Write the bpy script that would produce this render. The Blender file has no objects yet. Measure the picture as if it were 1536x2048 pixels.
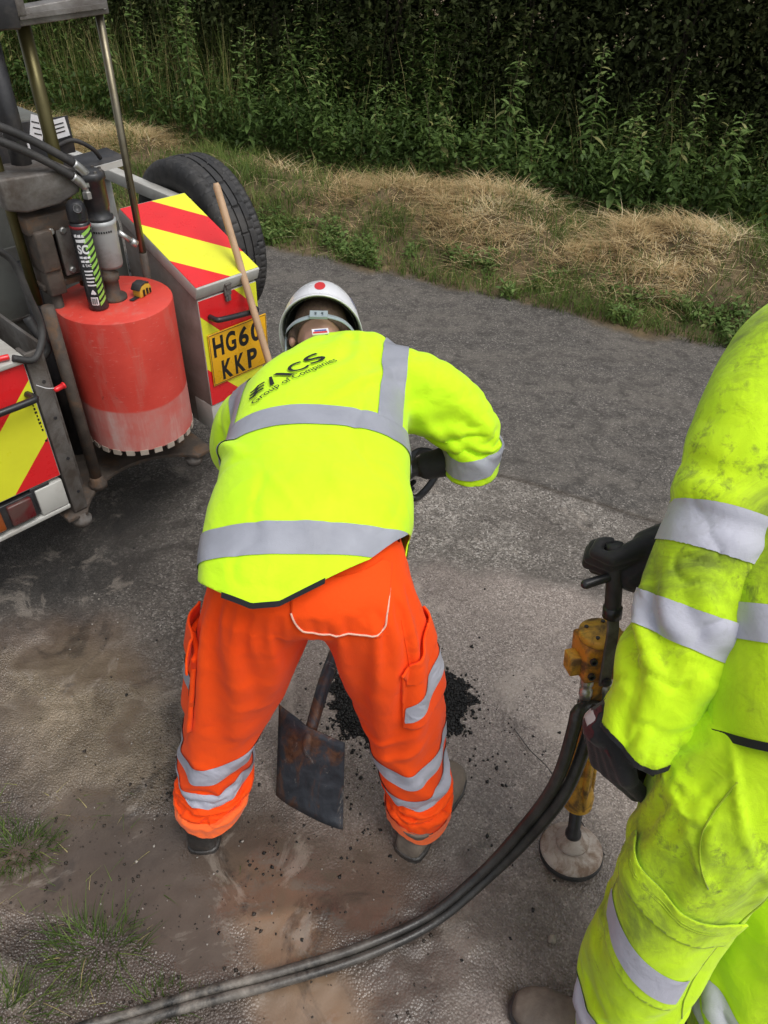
import bpy, bmesh, math, random
import numpy as np
from mathutils import Vector, Matrix
from mathutils.bvhtree import BVHTree

# ------------------------------------------------------------------ camera, sky, sun, exposure
S = bpy.context.scene
COL = S.collection
cam_d = bpy.data.cameras.new('camera'); cam = bpy.data.objects.new('camera', cam_d); COL.objects.link(cam)
cam.matrix_world = Matrix(((0.998538, -0.054044, 0.0, 0.0), (0.035519, 0.656263, -0.753696, 0.0), (0.040733, 0.752594, 0.657223, 2.1), (0, 0, 0, 1)))
cam_d.sensor_fit = 'VERTICAL'; cam_d.sensor_height = 36.0; cam_d.lens = 24.96
cam_d.clip_start = 0.02; cam_d.clip_end = 600
S.camera = cam
SUN_EL, SUN_AZ = math.radians(62), math.radians(125)      # azimuth clockwise from +Y
W = bpy.data.worlds.new('World'); S.world = W; W.use_nodes = True
wn = W.node_tree.nodes; wl = W.node_tree.links
bg = wn['Background']
sky = wn.new('ShaderNodeTexSky'); sky.sky_type = 'NISHITA'; sky.sun_disc = False
sky.sun_elevation = SUN_EL; sky.sun_rotation = SUN_AZ; sky.dust_density = 4.0; sky.air_density = 1.0
hs = wn.new('ShaderNodeHueSaturation'); hs.inputs['Saturation'].default_value = 0.22     # a cloud-covered, greyish sky
wl.new(sky.outputs[0], hs.inputs['Color']); wl.new(hs.outputs[0], bg.inputs['Color'])
bg.inputs['Strength'].default_value = 0.148
sun_d = bpy.data.lights.new('sun', 'SUN'); sun_d.energy = 1.1; sun_d.angle = math.radians(32); sun_d.color = (1.0, 0.965, 0.92)
sun = bpy.data.objects.new('sun', sun_d); COL.objects.link(sun)
sun.rotation_euler = (math.pi/2 - SUN_EL, 0, math.pi - SUN_AZ)
S.view_settings.view_transform = 'Standard'; S.view_settings.look = 'None'; S.view_settings.gamma = 1.0
S.view_settings.exposure = 0.16; S.view_settings.use_curve_mapping = False
rng = np.random.default_rng(7); random.seed(7)

# ------------------------------------------------------------------ numeric helpers
def A_(*v): return np.array(v, float)
def nrm(v): v = np.asarray(v, float); return v/(np.linalg.norm(v)+1e-12)
def _h(ix, iy, iz, s):
    n = (ix*374761393 + iy*668265263 + iz*2147483647 + s*1274126177) & 0xffffffff
    n = ((n ^ (n >> 13))*1103515245) & 0xffffffff
    n = ((n ^ (n >> 16))*2654435761) & 0xffffffff
    return ((n ^ (n >> 15)) & 0xffffff)/float(0xffffff)
def vnoise(P, scale=1.0, seed=0):
    P = np.asarray(P, float)*scale; i = np.floor(P).astype(np.int64); f = P-i; f = f*f*f*(f*(f*6-15)+10)
    r = 0
    for dx in (0, 1):
        for dy in (0, 1):
            for dz in (0, 1):
                w = (f[:, 0] if dx else 1-f[:, 0])*(f[:, 1] if dy else 1-f[:, 1])*(f[:, 2] if dz else 1-f[:, 2])
                r = r + w*_h(i[:, 0]+dx, i[:, 1]+dy, i[:, 2]+dz, seed)
    return r*2-1
def fbm(P, scale=1.0, seed=0, oct=4, gain=.5):
    a, s, r, t = 1.0, scale, 0, 0
    for k in range(oct): r = r+a*vnoise(P, s, seed+k*17); t += a; a *= gain; s *= 2.03
    return r/t
def sstep(a, b, x): t = np.clip((x-a)/(b-a), 0, 1); return t*t*(3-2*t)
def poly_sd(P, poly):
    """signed distance to a closed 2-D polygon (negative inside)"""
    P = np.asarray(P, float)[:, :2]; poly = np.asarray(poly, float); n = len(poly)
    d = np.full(len(P), 1e9); ins = np.zeros(len(P), bool)
    for k in range(n):
        a = poly[k]; b = poly[(k+1) % n]; e = b-a; w = P-a
        t = np.clip((w@e)/(e@e), 0, 1); q = w-t[:, None]*e; d = np.minimum(d, (q**2).sum(1))
        c1 = (a[1] <= P[:, 1]) & (b[1] > P[:, 1]); c2 = (b[1] <= P[:, 1]) & (a[1] > P[:, 1])
        cr = e[0]*w[:, 1]-e[1]*w[:, 0]
        ins ^= (c1 & (cr > 0)) | (c2 & (cr < 0))
    d = np.sqrt(d); return np.where(ins, -d, d)
def spline(pts, n=8):
    """Catmull-Rom through pts (rows may carry extra columns)"""
    P = np.asarray(pts, float); out = []
    Q = np.vstack([2*P[0]-P[1], P, 2*P[-1]-P[-2]])
    for k in range(len(P)-1):
        a, b, c, d = Q[k:k+4]
        for t in np.linspace(0, 1, n, endpoint=False):
            out.append(.5*((2*b)+(c-a)*t+(2*a-5*b+4*c-d)*t*t+(3*b-a-3*c+d)*t**3))
    out.append(P[-1]); return np.array(out)

# ------------------------------------------------------------------ mesh builder
def frame(d, up=(0, 0, 1)):
    d = nrm(d); u = np.cross(d, up)
    if np.linalg.norm(u) < 1e-3: u = np.cross(d, (1, 0, 0))
    u = nrm(u); v = np.cross(u, d); return u, v, d
class MB:
    def __init__(s): s.v = []; s.f = []; s.n = 0
    def add(s, V, F):
        V = np.asarray(V, float).reshape(-1, 3); s.v.append(V); s.f += [tuple(int(i)+s.n for i in f) for f in F]; s.n += len(V); return s
    def box(s, c, size, rz=0.0, rx=0.0, ry=0.0):
        h = np.array(size)/2.; V = np.array([[x, y, z] for x in (-1, 1) for y in (-1, 1) for z in (-1, 1)])*h
        R = np.array(Matrix.Rotation(rz, 3, 'Z') @ Matrix.Rotation(ry, 3, 'Y') @ Matrix.Rotation(rx, 3, 'X'))
        return s.add(V@R.T+np.array(c), [(0, 1, 3, 2), (4, 6, 7, 5), (0, 4, 5, 1), (2, 3, 7, 6), (0, 2, 6, 4), (1, 5, 7, 3)])
    def loft(s, rings, cap=True):
        n = len(rings[0]); V = np.vstack(rings); F = []
        for i in range(len(rings)-1):
            for k in range(n):
                a = i*n+k; b = i*n+(k+1) % n; F.append((a, b, b+n, a+n))
        if cap:
            V = np.vstack([V, rings[0].mean(0), rings[-1].mean(0)]); c0 = len(V)-2; c1 = c0+1; m = (len(rings)-1)*n
            for k in range(n):
                F.append((c0, (k+1) % n, k)); F.append((c1, m+k, m+(k+1) % n))
        return s.add(V, F)
    def tube(s, pts, r, n=10, cap=True, up=(0, 0, 1)):
        P = np.asarray(pts, float); r = np.broadcast_to(np.asarray(r, float), (len(P),)); rings = []
        T = np.gradient(P, axis=0); u = None
        for k in range(len(P)):
            t = nrm(T[k])
            if u is None: u, v, _ = frame(t, up)
            else: u = nrm(u-(u@t)*t)
            v = np.cross(u, t); a = np.arange(n)*2*np.pi/n
            rings.append(P[k]+r[k]*(np.cos(a)[:, None]*u-np.sin(a)[:, None]*v))
        return s.loft(rings, cap)
    def cyl(s, p0, p1, r0, r1=None, n=20, cap=True): return s.tube([p0, p1], [r0, r0 if r1 is None else r1], n, cap)
    def capsule(s, p0, p1, r0, r1=None, n=12):
        r1 = r0 if r1 is None else r1; p0 = np.asarray(p0, float); p1 = np.asarray(p1, float); d = nrm(p1-p0); P = []; R = []
        for t in (-.98, -.8, -.45, 0): P.append(p0+d*r0*t); R.append(r0*math.sqrt(max(1-t*t, .004)))
        for t in (0, .45, .8, .98): P.append(p1+d*r1*t); R.append(r1*math.sqrt(max(1-t*t, .004)))
        return s.tube(P, R, n)
    def lathe(s, prof, c, axis=(0, 0, 1), n=28):
        u, v, d = frame(axis, (0, 1, 0) if abs(axis[1]) < .9 else (1, 0, 0)); a = np.arange(n)*2*np.pi/n; c = np.asarray(c, float)
        return s.loft([c+d*h+max(r, 1e-4)*(np.cos(a)[:, None]*u-np.sin(a)[:, None]*v) for r, h in prof])
    def ell(s, c, ax, n=16, m=10):
        ax = np.asarray(ax, float); c = np.asarray(c, float); rings = []; a = np.arange(n)*2*np.pi/n
        if np.linalg.det(ax) < 0: a = -a
        for t in np.linspace(.06, np.pi-.06, m):
            rings.append(c-ax[2]*math.cos(t)+math.sin(t)*(np.cos(a)[:, None]*ax[0]+np.sin(a)[:, None]*ax[1]))
        return s.loft(rings)
    def prism(s, poly, o, ux, uy, t):
        """polygon (2-D) in plane o+ux,uy thickened by vector t"""
        o = np.asarray(o, float); ux = np.asarray(ux, float); uy = np.asarray(uy, float); t = np.asarray(t, float)
        A = np.array([o+ux*p[0]+uy*p[1] for p in poly]); n = len(A)
        F = [tuple(range(n))[::-1], tuple(range(n, 2*n))]+[(k, (k+1) % n, n+(k+1) % n, n+k) for k in range(n)]
        if np.dot(np.cross(ux, uy), t) < 0: F = [f[::-1] for f in F]
        return s.add(np.vstack([A, A+t]), F)
    def arrays(s): return np.vstack(s.v), s.f
    def build(s, name, m, parent=None, smooth=False, bevel=0, off=None, attrs=None, segs=2):
        V, F = s.arrays(); return mesh_obj(name, V, F, m, parent, smooth, bevel, off, attrs, segs)
def mesh_data(name, V, F, attrs=None, smooth=False):
    me = bpy.data.meshes.new(name); V = np.asarray(V, np.float32)
    if isinstance(F, np.ndarray):
        k = F.shape[1]; me.vertices.add(len(V)); me.vertices.foreach_set('co', V.ravel()); me.loops.add(F.size)
        me.loops.foreach_set('vertex_index', F.astype(np.int32).ravel()); me.polygons.add(len(F))
        me.polygons.foreach_set('loop_start', np.arange(0, F.size, k, dtype=np.int32)); me.update(calc_edges=True)
    else: me.from_pydata(V.tolist(), [], F)
    me.validate(clean_customdata=False) if False else None
    for k, a in (attrs or {}).items():
        at = me.attributes.new(k, 'FLOAT', 'POINT'); at.data.foreach_set('value', np.asarray(a, np.float32))
    if smooth: me.polygons.foreach_set('use_smooth', np.ones(len(me.polygons), bool))
    me.update(); return me
def mesh_obj(name, V, F, m, parent=None, smooth=False, bevel=0, off=None, attrs=None, segs=2):
    V = np.asarray(V, float)
    if off is not None: V = V-np.asarray(off)
    me = mesh_data(name, V, F, attrs, smooth); o = bpy.data.objects.new(name, me); COL.objects.link(o)
    if m is not None: me.materials.append(m)
    if parent is not None: o.parent = parent
    if bevel:
        b = o.modifiers.new('bevel', 'BEVEL'); b.width = bevel; b.segments = segs; b.limit_method = 'ANGLE'; b.angle_limit = math.radians(40)
        me.polygons.foreach_set('use_smooth', np.ones(len(me.polygons), bool))
    return o
def thing(name, label, cat, loc=(0, 0, 0), rz=0, group=None):
    o = bpy.data.objects.new(name, None); COL.objects.link(o); o.location = loc; o.rotation_euler = (0, 0, rz); o.empty_display_size = .1
    return tag(o, label, cat, group)
def tag(o, label, cat=None, group=None, kind=None):
    if label: o['label'] = label
    if cat: o['category'] = cat
    if group: o['group'] = group
    if kind: o['kind'] = kind
    return o

# ------------------------------------------------------------------ materials
def ramp(nt, fac, stops):
    r = nt.nodes.new('ShaderNodeValToRGB'); e = r.color_ramp.elements
    while len(e) < len(stops): e.new(.5)
    for k, (p, c) in enumerate(stops): e[k].position = p; e[k].color = (c[0], c[1], c[2], 1) if hasattr(c, '__len__') else (c, c, c, 1)
    nt.links.new(fac, r.inputs[0]); return r.outputs[0]
def noise_n(nt, scale, detail=4, rough=.55, vec=None, dist=0):
    n = nt.nodes.new('ShaderNodeTexNoise'); n.inputs['Scale'].default_value = scale; n.inputs['Detail'].default_value = detail
    n.inputs['Roughness'].default_value = rough; n.inputs['Distortion'].default_value = dist
    if vec is not None: nt.links.new(vec, n.inputs['Vector'])
    return n.outputs['Fac']
def mixc(nt, fac, a, b, mode='MIX'):
    m = nt.nodes.new('ShaderNodeMix'); m.data_type = 'RGBA'; m.blend_type = mode
    for i, x in ((0, fac), (6, a), (7, b)):
        if hasattr(x, 'is_linked') or hasattr(x, 'links'): nt.links.new(x, m.inputs[i])
        elif i == 0: m.inputs[0].default_value = x
        else: m.inputs[i].default_value = (x[0], x[1], x[2], 1)
    return m.outputs[2]
def mth(nt, op, a, b=None, clamp=False):
    m = nt.nodes.new('ShaderNodeMath'); m.operation = op; m.use_clamp = clamp
    for i, x in ((0, a), (1, b)):
        if x is None: continue
        if isinstance(x, (int, float)): m.inputs[i].default_value = x
        else: nt.links.new(x, m.inputs[i])
    return m.outputs[0]
def attr(nt, name):
    a = nt.nodes.new('ShaderNodeAttribute'); a.attribute_name = name; return a.outputs['Fac']
def objco(nt, scale=None):
    t = nt.nodes.new('ShaderNodeTexCoord').outputs['Object']
    if scale is None: return t
    m = nt.nodes.new('ShaderNodeMapping'); m.inputs['Scale'].default_value = scale; nt.links.new(t, m.inputs[0]); return m.outputs[0]
def bump(nt, h, dist, strength=1.0, prev=None):
    b = nt.nodes.new('ShaderNodeBump'); b.inputs['Distance'].default_value = dist; b.inputs['Strength'].default_value = strength
    nt.links.new(h, b.inputs['Height'])
    if prev is not None: nt.links.new(prev, b.inputs['Normal'])
    return b.outputs[0]
def newmat(name):
    m = bpy.data.materials.new(name); m.use_nodes = True; nt = m.node_tree; return m, nt, nt.nodes['Principled BSDF']
def M(name, c, rough=.5, metal=0, var=.15, scale=12, bumpd=0, bscale=60, dirt=None, dscale=6, dlo=.52, dhi=.68, damt=.8, spec=.5, coat=0):
    """paint / metal / rubber: base colour with a little variation, optional dirt patches and fine relief"""
    m, nt, p = newmat(name); v = objco(nt)
    d = tuple(x*(1-var) for x in c); l = tuple(min(1, x*(1+var*.6)) for x in c)
    col = ramp(nt, noise_n(nt, scale, 5, .6, v), [(.3, d), (.7, l)])
    rg = ramp(nt, noise_n(nt, scale*2.3, 4, .6, v), [(.3, max(rough-.1, .02)), (.75, min(rough+.12, 1))])
    if dirt is not None:
        k = mth(nt, 'MULTIPLY', ramp(nt, noise_n(nt, dscale, 8, .68, v, .4), [(dlo, 0), (dhi, 1)]), damt)
        col = mixc(nt, k, col, dirt); rg = mth(nt, 'ADD', rg, mth(nt, 'MULTIPLY', k, .25), True)
    nt.links.new(col, p.inputs['Base Color']); nt.links.new(rg, p.inputs['Roughness'])
    p.inputs['Metallic'].default_value = metal; p.inputs['Specular IOR Level'].default_value = spec
    p.inputs['Coat Weight'].default_value = coat; p.inputs['Coat Roughness'].default_value = .15
    if bumpd: nt.links.new(bump(nt, noise_n(nt, bscale, 5, .65, v), bumpd), p.inputs['Normal'])
    return m
def fabric(name, c, rough=.8, var=.06, wr=.004, dirt=None, damt=.8, dlo=.55, dhi=.7, dscale=5, sheen=.15, tint=None):
    m, nt, p = newmat(name); v = objco(nt)
    col = ramp(nt, noise_n(nt, 7, 4, .6, v), [(.3, tuple(x*(1-var) for x in c)), (.7, c)])
    if tint is not None: col = mixc(nt, ramp(nt, noise_n(nt, 3.1, 5, .6, v, .6), [(.45, 0), (.75, .8)]), col, tint)
    if dirt is not None:
        k = ramp(nt, noise_n(nt, dscale, 9, .7, v, .9), [(dlo, 0), (dhi, 1)])
        k2 = ramp(nt, noise_n(nt, dscale*7, 5, .7, v, .4), [(dlo+.06, 0), (dhi+.03, 1)])
        k3 = ramp(nt, noise_n(nt, dscale*.6, 3, .5, v), [(.38, 0), (.58, 1)])
        k = mth(nt, 'MULTIPLY', mth(nt, 'MULTIPLY', mth(nt, 'MAXIMUM', k, k2), k3), damt)
        col = mixc(nt, k, col, dirt)
    nt.links.new(col, p.inputs['Base Color']); p.inputs['Roughness'].default_value = rough; p.inputs['Sheen Weight'].default_value = sheen
    p.inputs['Specular IOR Level'].default_value = .25
    w = bump(nt, noise_n(nt, 16, 3, .5, v, .5), wr)
    w2 = bump(nt, noise_n(nt, 520, 2, .6, v), .0006, 1, w)
    nt.links.new(w2, p.inputs['Normal'])
    return m
def leafmat(name, stops, rough=.5, trans=.25):
    m, nt, p = newmat(name); col = ramp(nt, attr(nt, 'rnd'), stops)
    nt.links.new(col, p.inputs['Base Color']); p.inputs['Roughness'].default_value = rough; p.inputs['Specular IOR Level'].default_value = .2
    if trans:
        t = nt.nodes.new('ShaderNodeBsdfTranslucent'); nt.links.new(col, t.inputs[0]); mx = nt.nodes.new('ShaderNodeMixShader'); mx.inputs[0].default_value = trans
        nt.links.new(p.outputs[0], mx.inputs[1]); nt.links.new(t.outputs[0], mx.inputs[2]); nt.links.new(mx.outputs[0], nt.nodes['Material Output'].inputs[0])
    return m
# ------------------------------------------------------------------ the ground
E1 = A_(.9235, -.3835); E2 = A_(.3835, .9235); RO = A_(0, 5.08)       # along / across the lane, origin on its far edge
def pq(P): d = np.asarray(P)[:, :2]-RO; return d@E1, d@E2
def at_pq(p, q): p = np.asarray(p, float); q = np.asarray(q, float); return RO+p[..., None]*E1+q[..., None]*E2
MUD = [(-1.9, 1.57), (-1.13, 1.7), (-.75, 1.52), (-.56, 1.23), (-.28, .98), (.25, .9), (.32, .73), (.17, .39), (.1, -.6), (-3, -.6), (-3.2, 1.4)]
CLAY = [(-.43, .92), (-.28, .89), (-.15, .78), (-.11, .67), (.06, .54), (.11, .44), (.05, .2), (-.15, .2), (-.2, .43), (-.31, .64), (-.45, .78)]
TAN = [(-1.32, 1.48), (-.95, 1.59), (-.67, 1.42), (-.58, 1.2), (-.63, 1.03), (-.8, .98), (-1.04, 1.07)]
PALE = [(.05, 2.5), (.3, 2.8), (1.29, 2.41), (1.9, 2.18), (1.6, 1.95), (1.14, 2.02), (.86, 2.04), (.49, 2.05), (.1, 2.09)]
DARK = [(-2.9, 2.5), (-1.43, 2.34), (-1.06, 2.66), (-.87, 2.56), (-.92, 2.15), (-.89, 1.85), (-1.12, 1.68), (-1.72, 1.56), (-3, 1.6)]  # under the rig: wet oily ground, with the rig's shade painted in too
FINE = [(-.42, 1.75), (.1, 2.07), (1.0, 2.0), (3, 1.75), (3, -.6), (.05, -.6), (.0, .6), (-.1, .95), (-.45, 1.1)]
def zones(P):
    P = np.asarray(P, float); Q = np.c_[P[:, :2], np.zeros(len(P))]
    w = Q.copy(); w[:, 0] += .10*fbm(Q, 4, 3, 4); w[:, 1] += .10*fbm(Q, 4, 9, 4)
    p, q = pq(Q); z = {}
    z['mud'] = sstep(.10, -.10, poly_sd(w, MUD)); z['clay'] = sstep(.05, -.07, poly_sd(w, CLAY)); z['tan'] = sstep(.12, -.12, poly_sd(w, TAN))
    w2 = Q.copy(); w2[:, :2] += .25*(w[:, :2]-Q[:, :2])
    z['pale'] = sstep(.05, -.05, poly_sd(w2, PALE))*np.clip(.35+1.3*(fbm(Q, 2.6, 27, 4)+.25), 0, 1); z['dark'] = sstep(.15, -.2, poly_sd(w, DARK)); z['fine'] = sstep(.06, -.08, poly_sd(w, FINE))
    z['soak'] = sstep(1.35, .75, Q[:, 1]+.30*fbm(Q, 2.2, 28, 4)-.12*Q[:, 0]); pd = fbm(Q, 2.4, 36, 4)+.35*np.exp(-(((Q[:, 0]+.50)/.22)**2+((Q[:, 1]-.84)/.10)**2))+.3*np.exp(-(((Q[:, 0]+.02)/.25)**2+((Q[:, 1]-.86)/.10)**2)); z['pud'] = sstep(.16, .34, pd)*np.maximum(z['soak'], z['mud']*.8)*sstep(.25, .45, Q[:, 1]); z['old'] = sstep(-.008, .008, 2.945-.396*Q[:, 0]-Q[:, 1]-.012*fbm(Q, 6, 5, 3))     # the near half of the lane, beyond the surfacing joint
    z['verge'] = sstep(-.06, .05, q+.17*fbm(Q, 2.6, 21, 4)+.04)
    dj = np.abs(2.945-.396*Q[:, 0]-Q[:, 1]-.012*fbm(Q, 6, 5, 3))/1.075; z['joint'] = np.exp(-(dj/.011)**2)*sstep(-.6, .2, Q[:, 0]+.4*fbm(Q, 3, 25, 2)); z['q'] = q; z['p'] = p
    return z
def ground_z(P, Z=None):
    P = np.asarray(P, float); Q = np.c_[P[:, :2], np.zeros(len(P))]; Z = Z or zones(Q); q = Z['q']
    h = .003*fbm(Q, 5, 40, 3)+.0022*vnoise(Q, 45, 41)*(1-Z['fine']*.6)
    h = h*(1-.85*Z['pud'])-.003*Z['pud']
    h += Z['mud']*(1-Z['clay']*.85)*(1-.9*Z['pud'])*(.012*fbm(Q, 6, 11, 5, .6)+.004*vnoise(Q, 38, 13)) - Z['clay']*.006
    h += Z['pale']*(.004*vnoise(Q, 60, 17))-.007*Z['joint']+.004*Z['old']*(1-Z['fine'])*vnoise(Q, 33, 19)*.6
    bank = sstep(.55, 1.3, -.75*Q[:, 0]-1.0*Q[:, 1]+.75+.15*fbm(Q, 3, 33, 3)); h += bank*.10*sstep(1.6, .8, Q[:, 1])
    v = sstep(0, .6, q); h += v*.13+sstep(.0, .3, q)*(.05*fbm(Q, 2.2, 51, 4)+.05*fbm(Q, 8, 53, 3))
    pp_ = Z['p']; h += (.10+.10*sstep(-.3, .8, pp_))*np.exp(-((q-1.0)/.38)**2)*(.8+.8*fbm(Q, 1.6, 57, 3))*sstep(0, .4, q)
    h += sstep(2.2, 5, q)*.35
    return h
def axis_(segs):
    out = []
    for a, b, st in segs: out += list(np.arange(a, b, st))
    return np.array(out+[segs[-1][1]])
gx = axis_([(-300, -30, 45), (-30, -6, 4), (-6, -2.5, .1), (-2.5, 2.6, .0145), (2.6, 6, .1), (6, 30, 4), (30, 300, 45)])
gy = axis_([(-300, -30, 45), (-30, -2, 4), (-2, .2, .1), (.2, 3.2, .0125), (3.2, 8, .04), (8, 12, .2), (12, 40, 4), (40, 300, 45)])
GX, GY = np.meshgrid(gx, gy); GP = np.c_[GX.ravel(), GY.ravel(), np.zeros(GX.size)]
GZ_ = zones(GP); GP[:, 2] = ground_z(GP, GZ_)
nx, ny = len(gx), len(gy); ii = (np.arange(ny-1)[:, None]*nx+np.arange(nx-1)[None, :]).ravel()
GF = np.c_[ii, ii+1, ii+nx+1, ii+nx]
def ground_material():
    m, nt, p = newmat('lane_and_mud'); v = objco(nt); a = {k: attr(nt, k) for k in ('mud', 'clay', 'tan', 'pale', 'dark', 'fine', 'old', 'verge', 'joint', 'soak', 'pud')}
    def vor(scale, feat='F1', out='Distance'):
        n = nt.nodes.new('ShaderNodeTexVoronoi'); n.inputs['Scale'].default_value = scale; n.feature = feat; nt.links.new(v, n.inputs['Vector']); return n
    v1 = vor(150); v2 = vor(230)
    def grey(o): s = nt.nodes.new('ShaderNodeSeparateColor'); nt.links.new(o, s.inputs[0]); return s.outputs[0]
    st1 = grey(v1.outputs['Color']); st2 = grey(v2.outputs['Color'])
    big = noise_n(nt, 1.6, 6, .6, v, .3); mid = noise_n(nt, 9, 6, .65, v, .3); fin = noise_n(nt, 70, 4, .6, v)
    asph = ramp(nt, st1, [(0, (.058, .053, .048)), (.55, (.105, .096, .087)), (.9, (.165, .150, .134)), (1, (.30, .275, .25))])
    lane = nt.nodes.new('ShaderNodeMapping'); lane.inputs['Rotation'].default_value = (0, 0, math.radians(22.5)); lane.inputs['Scale'].default_value = (.8, 2.2, 1); nt.links.new(v, lane.inputs[0])
    asph = mixc(nt, ramp(nt, noise_n(nt, 1.5, 8, .66, lane.outputs[0], .3), [(.42, 0), (.64, .55)]), asph, (.168, .15, .13))
    asph = mixc(nt, ramp(nt, noise_n(nt, 11, 9, .72, v, .5), [(.48, 0), (.64, .8)]), asph, (.050, .045, .040))
    asph = mixc(nt, ramp(nt, noise_n(nt, 42, 5, .7, v), [(.58, 0), (.68, .6)]), asph, (.24, .215, .19))
    near = ramp(nt, st1, [(0, (.075, .066, .058)), (.5, (.135, .12, .106)), (.85, (.20, .178, .156)), (1, (.36, .33, .30))])
    near = mixc(nt, ramp(nt, mid, [(.42, 0), (.7, .7)]), near, (.095, .082, .07))
    col = mixc(nt, a['old'], asph, near)
    pal = ramp(nt, st1, [(0, (.09, .08, .07)), (.4, (.20, .18, .158)), (.8, (.34, .31, .275)), (1, (.5, .47, .43))])
    pal = mixc(nt, ramp(nt, mid, [(.46, 0), (.66, .75)]), pal, (.12, .108, .095))
    col = mixc(nt, a['pale'], col, pal)
    fn = ramp(nt, st2, [(0, (.15, .125, .108)), (.45, (.275, .232, .203)), (.85, (.365, .312, .277)), (1, (.54, .48, .435))])
    fn = mixc(nt, ramp(nt, noise_n(nt, 1.3, 7, .62, v, .5), [(.42, 0), (.66, .7)]), fn, (.135, .108, .094))
    fn = mixc(nt, ramp(nt, mid, [(.55, 0), (.75, .45)]), fn, (.36, .31, .27))
    fn = mixc(nt, ramp(nt, noise_n(nt, 2.2, 9, .7, v, 1.3), [(.56, 0), (.63, .6)]), fn, (.40, .345, .30)); fn = mixc(nt, ramp(nt, noise_n(nt, 3.6, 9, .7, v, 1.1), [(.58, 0), (.64, .6)]), fn, (.085, .066, .055))
    col = mixc(nt, a['fine'], col, fn)
    mud = ramp(nt, noise_n(nt, 5, 9, .7, v, .5), [(.3, (.045, .034, .028)), (.5, (.125, .098, .080)), (.68, (.24, .195, .16))])
    mud = mixc(nt, ramp(nt, fin, [(.52, 0), (.7, .45)]), mud, (.045, .035, .028))
    mud = mixc(nt, a['tan'], mud, ramp(nt, noise_n(nt, 6, 9, .7, v, .5), [(.32, (.11, .084, .056)), (.52, (.20, .16, .11)), (.7, (.33, .265, .19))]))
    col = mixc(nt, a['mud'], col, mud)
    col = mixc(nt, mth(nt, 'MULTIPLY', a['clay'], .85), col, ramp(nt, big, [(.35, (.18, .12, .076)), (.7, (.31, .21, .135))]))
    col = mixc(nt, mth(nt, 'MULTIPLY', a['dark'], ramp(nt, noise_n(nt, 3.0, 7, .65, v, .6), [(.36, .95), (.62, .55)])), col, (.013, .012, .011))  # near-black albedo: oily wet stain plus painted shade below the rig
    col = mixc(nt, mth(nt, 'MULTIPLY', mth(nt, 'MULTIPLY', a['soak'], mth(nt, 'SUBTRACT', 1.0, a['clay'])), ramp(nt, mid, [(.35, .70), (.65, .35)])), col, (.078, .061, .052))
    col = mixc(nt, mth(nt, 'MULTIPLY', a['pud'], .7), col, ramp(nt, big, [(.35, (.060, .044, .034)), (.65, (.115, .082, .060))]))
    blot = ramp(nt, noise_n(nt, 2.9, 9, .68, v, .8), [(.53, 0), (.60, 1)]); blot2 = ramp(nt, noise_n(nt, 4.5, 9, .7, v, 1.0), [(.56, 0), (.63, 1)]); near_ = mth(nt, 'MAXIMUM', mth(nt, 'MULTIPLY', mth(nt, 'SUBTRACT', a['old'], mth(nt, 'MULTIPLY', a['fine'], .8)), .95, True), a['mud'])
    col = mixc(nt, mth(nt, 'MULTIPLY', mth(nt, 'MULTIPLY', blot, near_), .62), col, (.036, .030, .026))
    col = mixc(nt, mth(nt, 'MULTIPLY', mth(nt, 'MULTIPLY', blot2, near_), .45), col, (.30, .26, .22))
    col = mixc(nt, mth(nt, 'MULTIPLY', a['joint'], .75), col, (.045, .033, .022))
    crk = nt.nodes.new('ShaderNodeTexVoronoi'); crk.feature = 'DISTANCE_TO_EDGE'; crk.inputs['Scale'].default_value = 1.7; dv = nt.nodes.new('ShaderNodeVectorMath'); dv.operation = 'ADD'; nw = nt.nodes.new('ShaderNodeTexNoise'); nw.inputs['Scale'].default_value = 4; nw.inputs['Detail'].default_value = 5; nt.links.new(v, nw.inputs['Vector']); nt.links.new(v, dv.inputs[0]); nt.links.new(nw.outputs['Color'], dv.inputs[1]); nt.links.new(dv.outputs[0], crk.inputs['Vector'])
    ck = mth(nt, 'MULTIPLY', ramp(nt, crk.outputs['Distance'], [(.0, 1), (.012, 0)]), ramp(nt, noise_n(nt, 1.1, 3, .5, v), [(.52, 0), (.6, .8)]))
    col = mixc(nt, mth(nt, 'MULTIPLY', ck, mth(nt, 'SUBTRACT', 1.0, a['mud'])), col, (.03, .027, .024))
    soil = ramp(nt, mid, [(.3, (.07, .05, .028)), (.6, (.19, .135, .07)), (.8, (.30, .22, .115))])
    col = mixc(nt, a['verge'], col, soil)
    nt.links.new(col, p.inputs['Base Color'])
    # wetness: the fine patch and the mud carry a film of water
    wet = mth(nt, 'MAXIMUM', mth(nt, 'MULTIPLY', a['fine'], .9), mth(nt, 'MAXIMUM', mth(nt, 'MULTIPLY', a['mud'], .85), a['clay']))
    wet = mth(nt, 'MAXIMUM', wet, mth(nt, 'MULTIPLY', a['soak'], .92)); wet = mth(nt, 'MULTIPLY', wet, ramp(nt, noise_n(nt, 3.2, 5, .6, v, .4), [(.32, .35), (.6, 1)]))
    wet = mth(nt, 'MULTIPLY', wet, mth(nt, 'SUBTRACT', 1.0, a['verge']))
    wet = mth(nt, 'MAXIMUM', wet, a['pud']); rg = ramp(nt, wet, [(0, .88), (.45, .40), (.85, .18), (1, .05)])
    nt.links.new(rg, p.inputs['Roughness']); p.inputs['Specular IOR Level'].default_value = .5
    ds = mth(nt, 'ADD', mth(nt, 'MULTIPLY', v1.outputs['Distance'], -1.0), 1.0)
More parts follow.
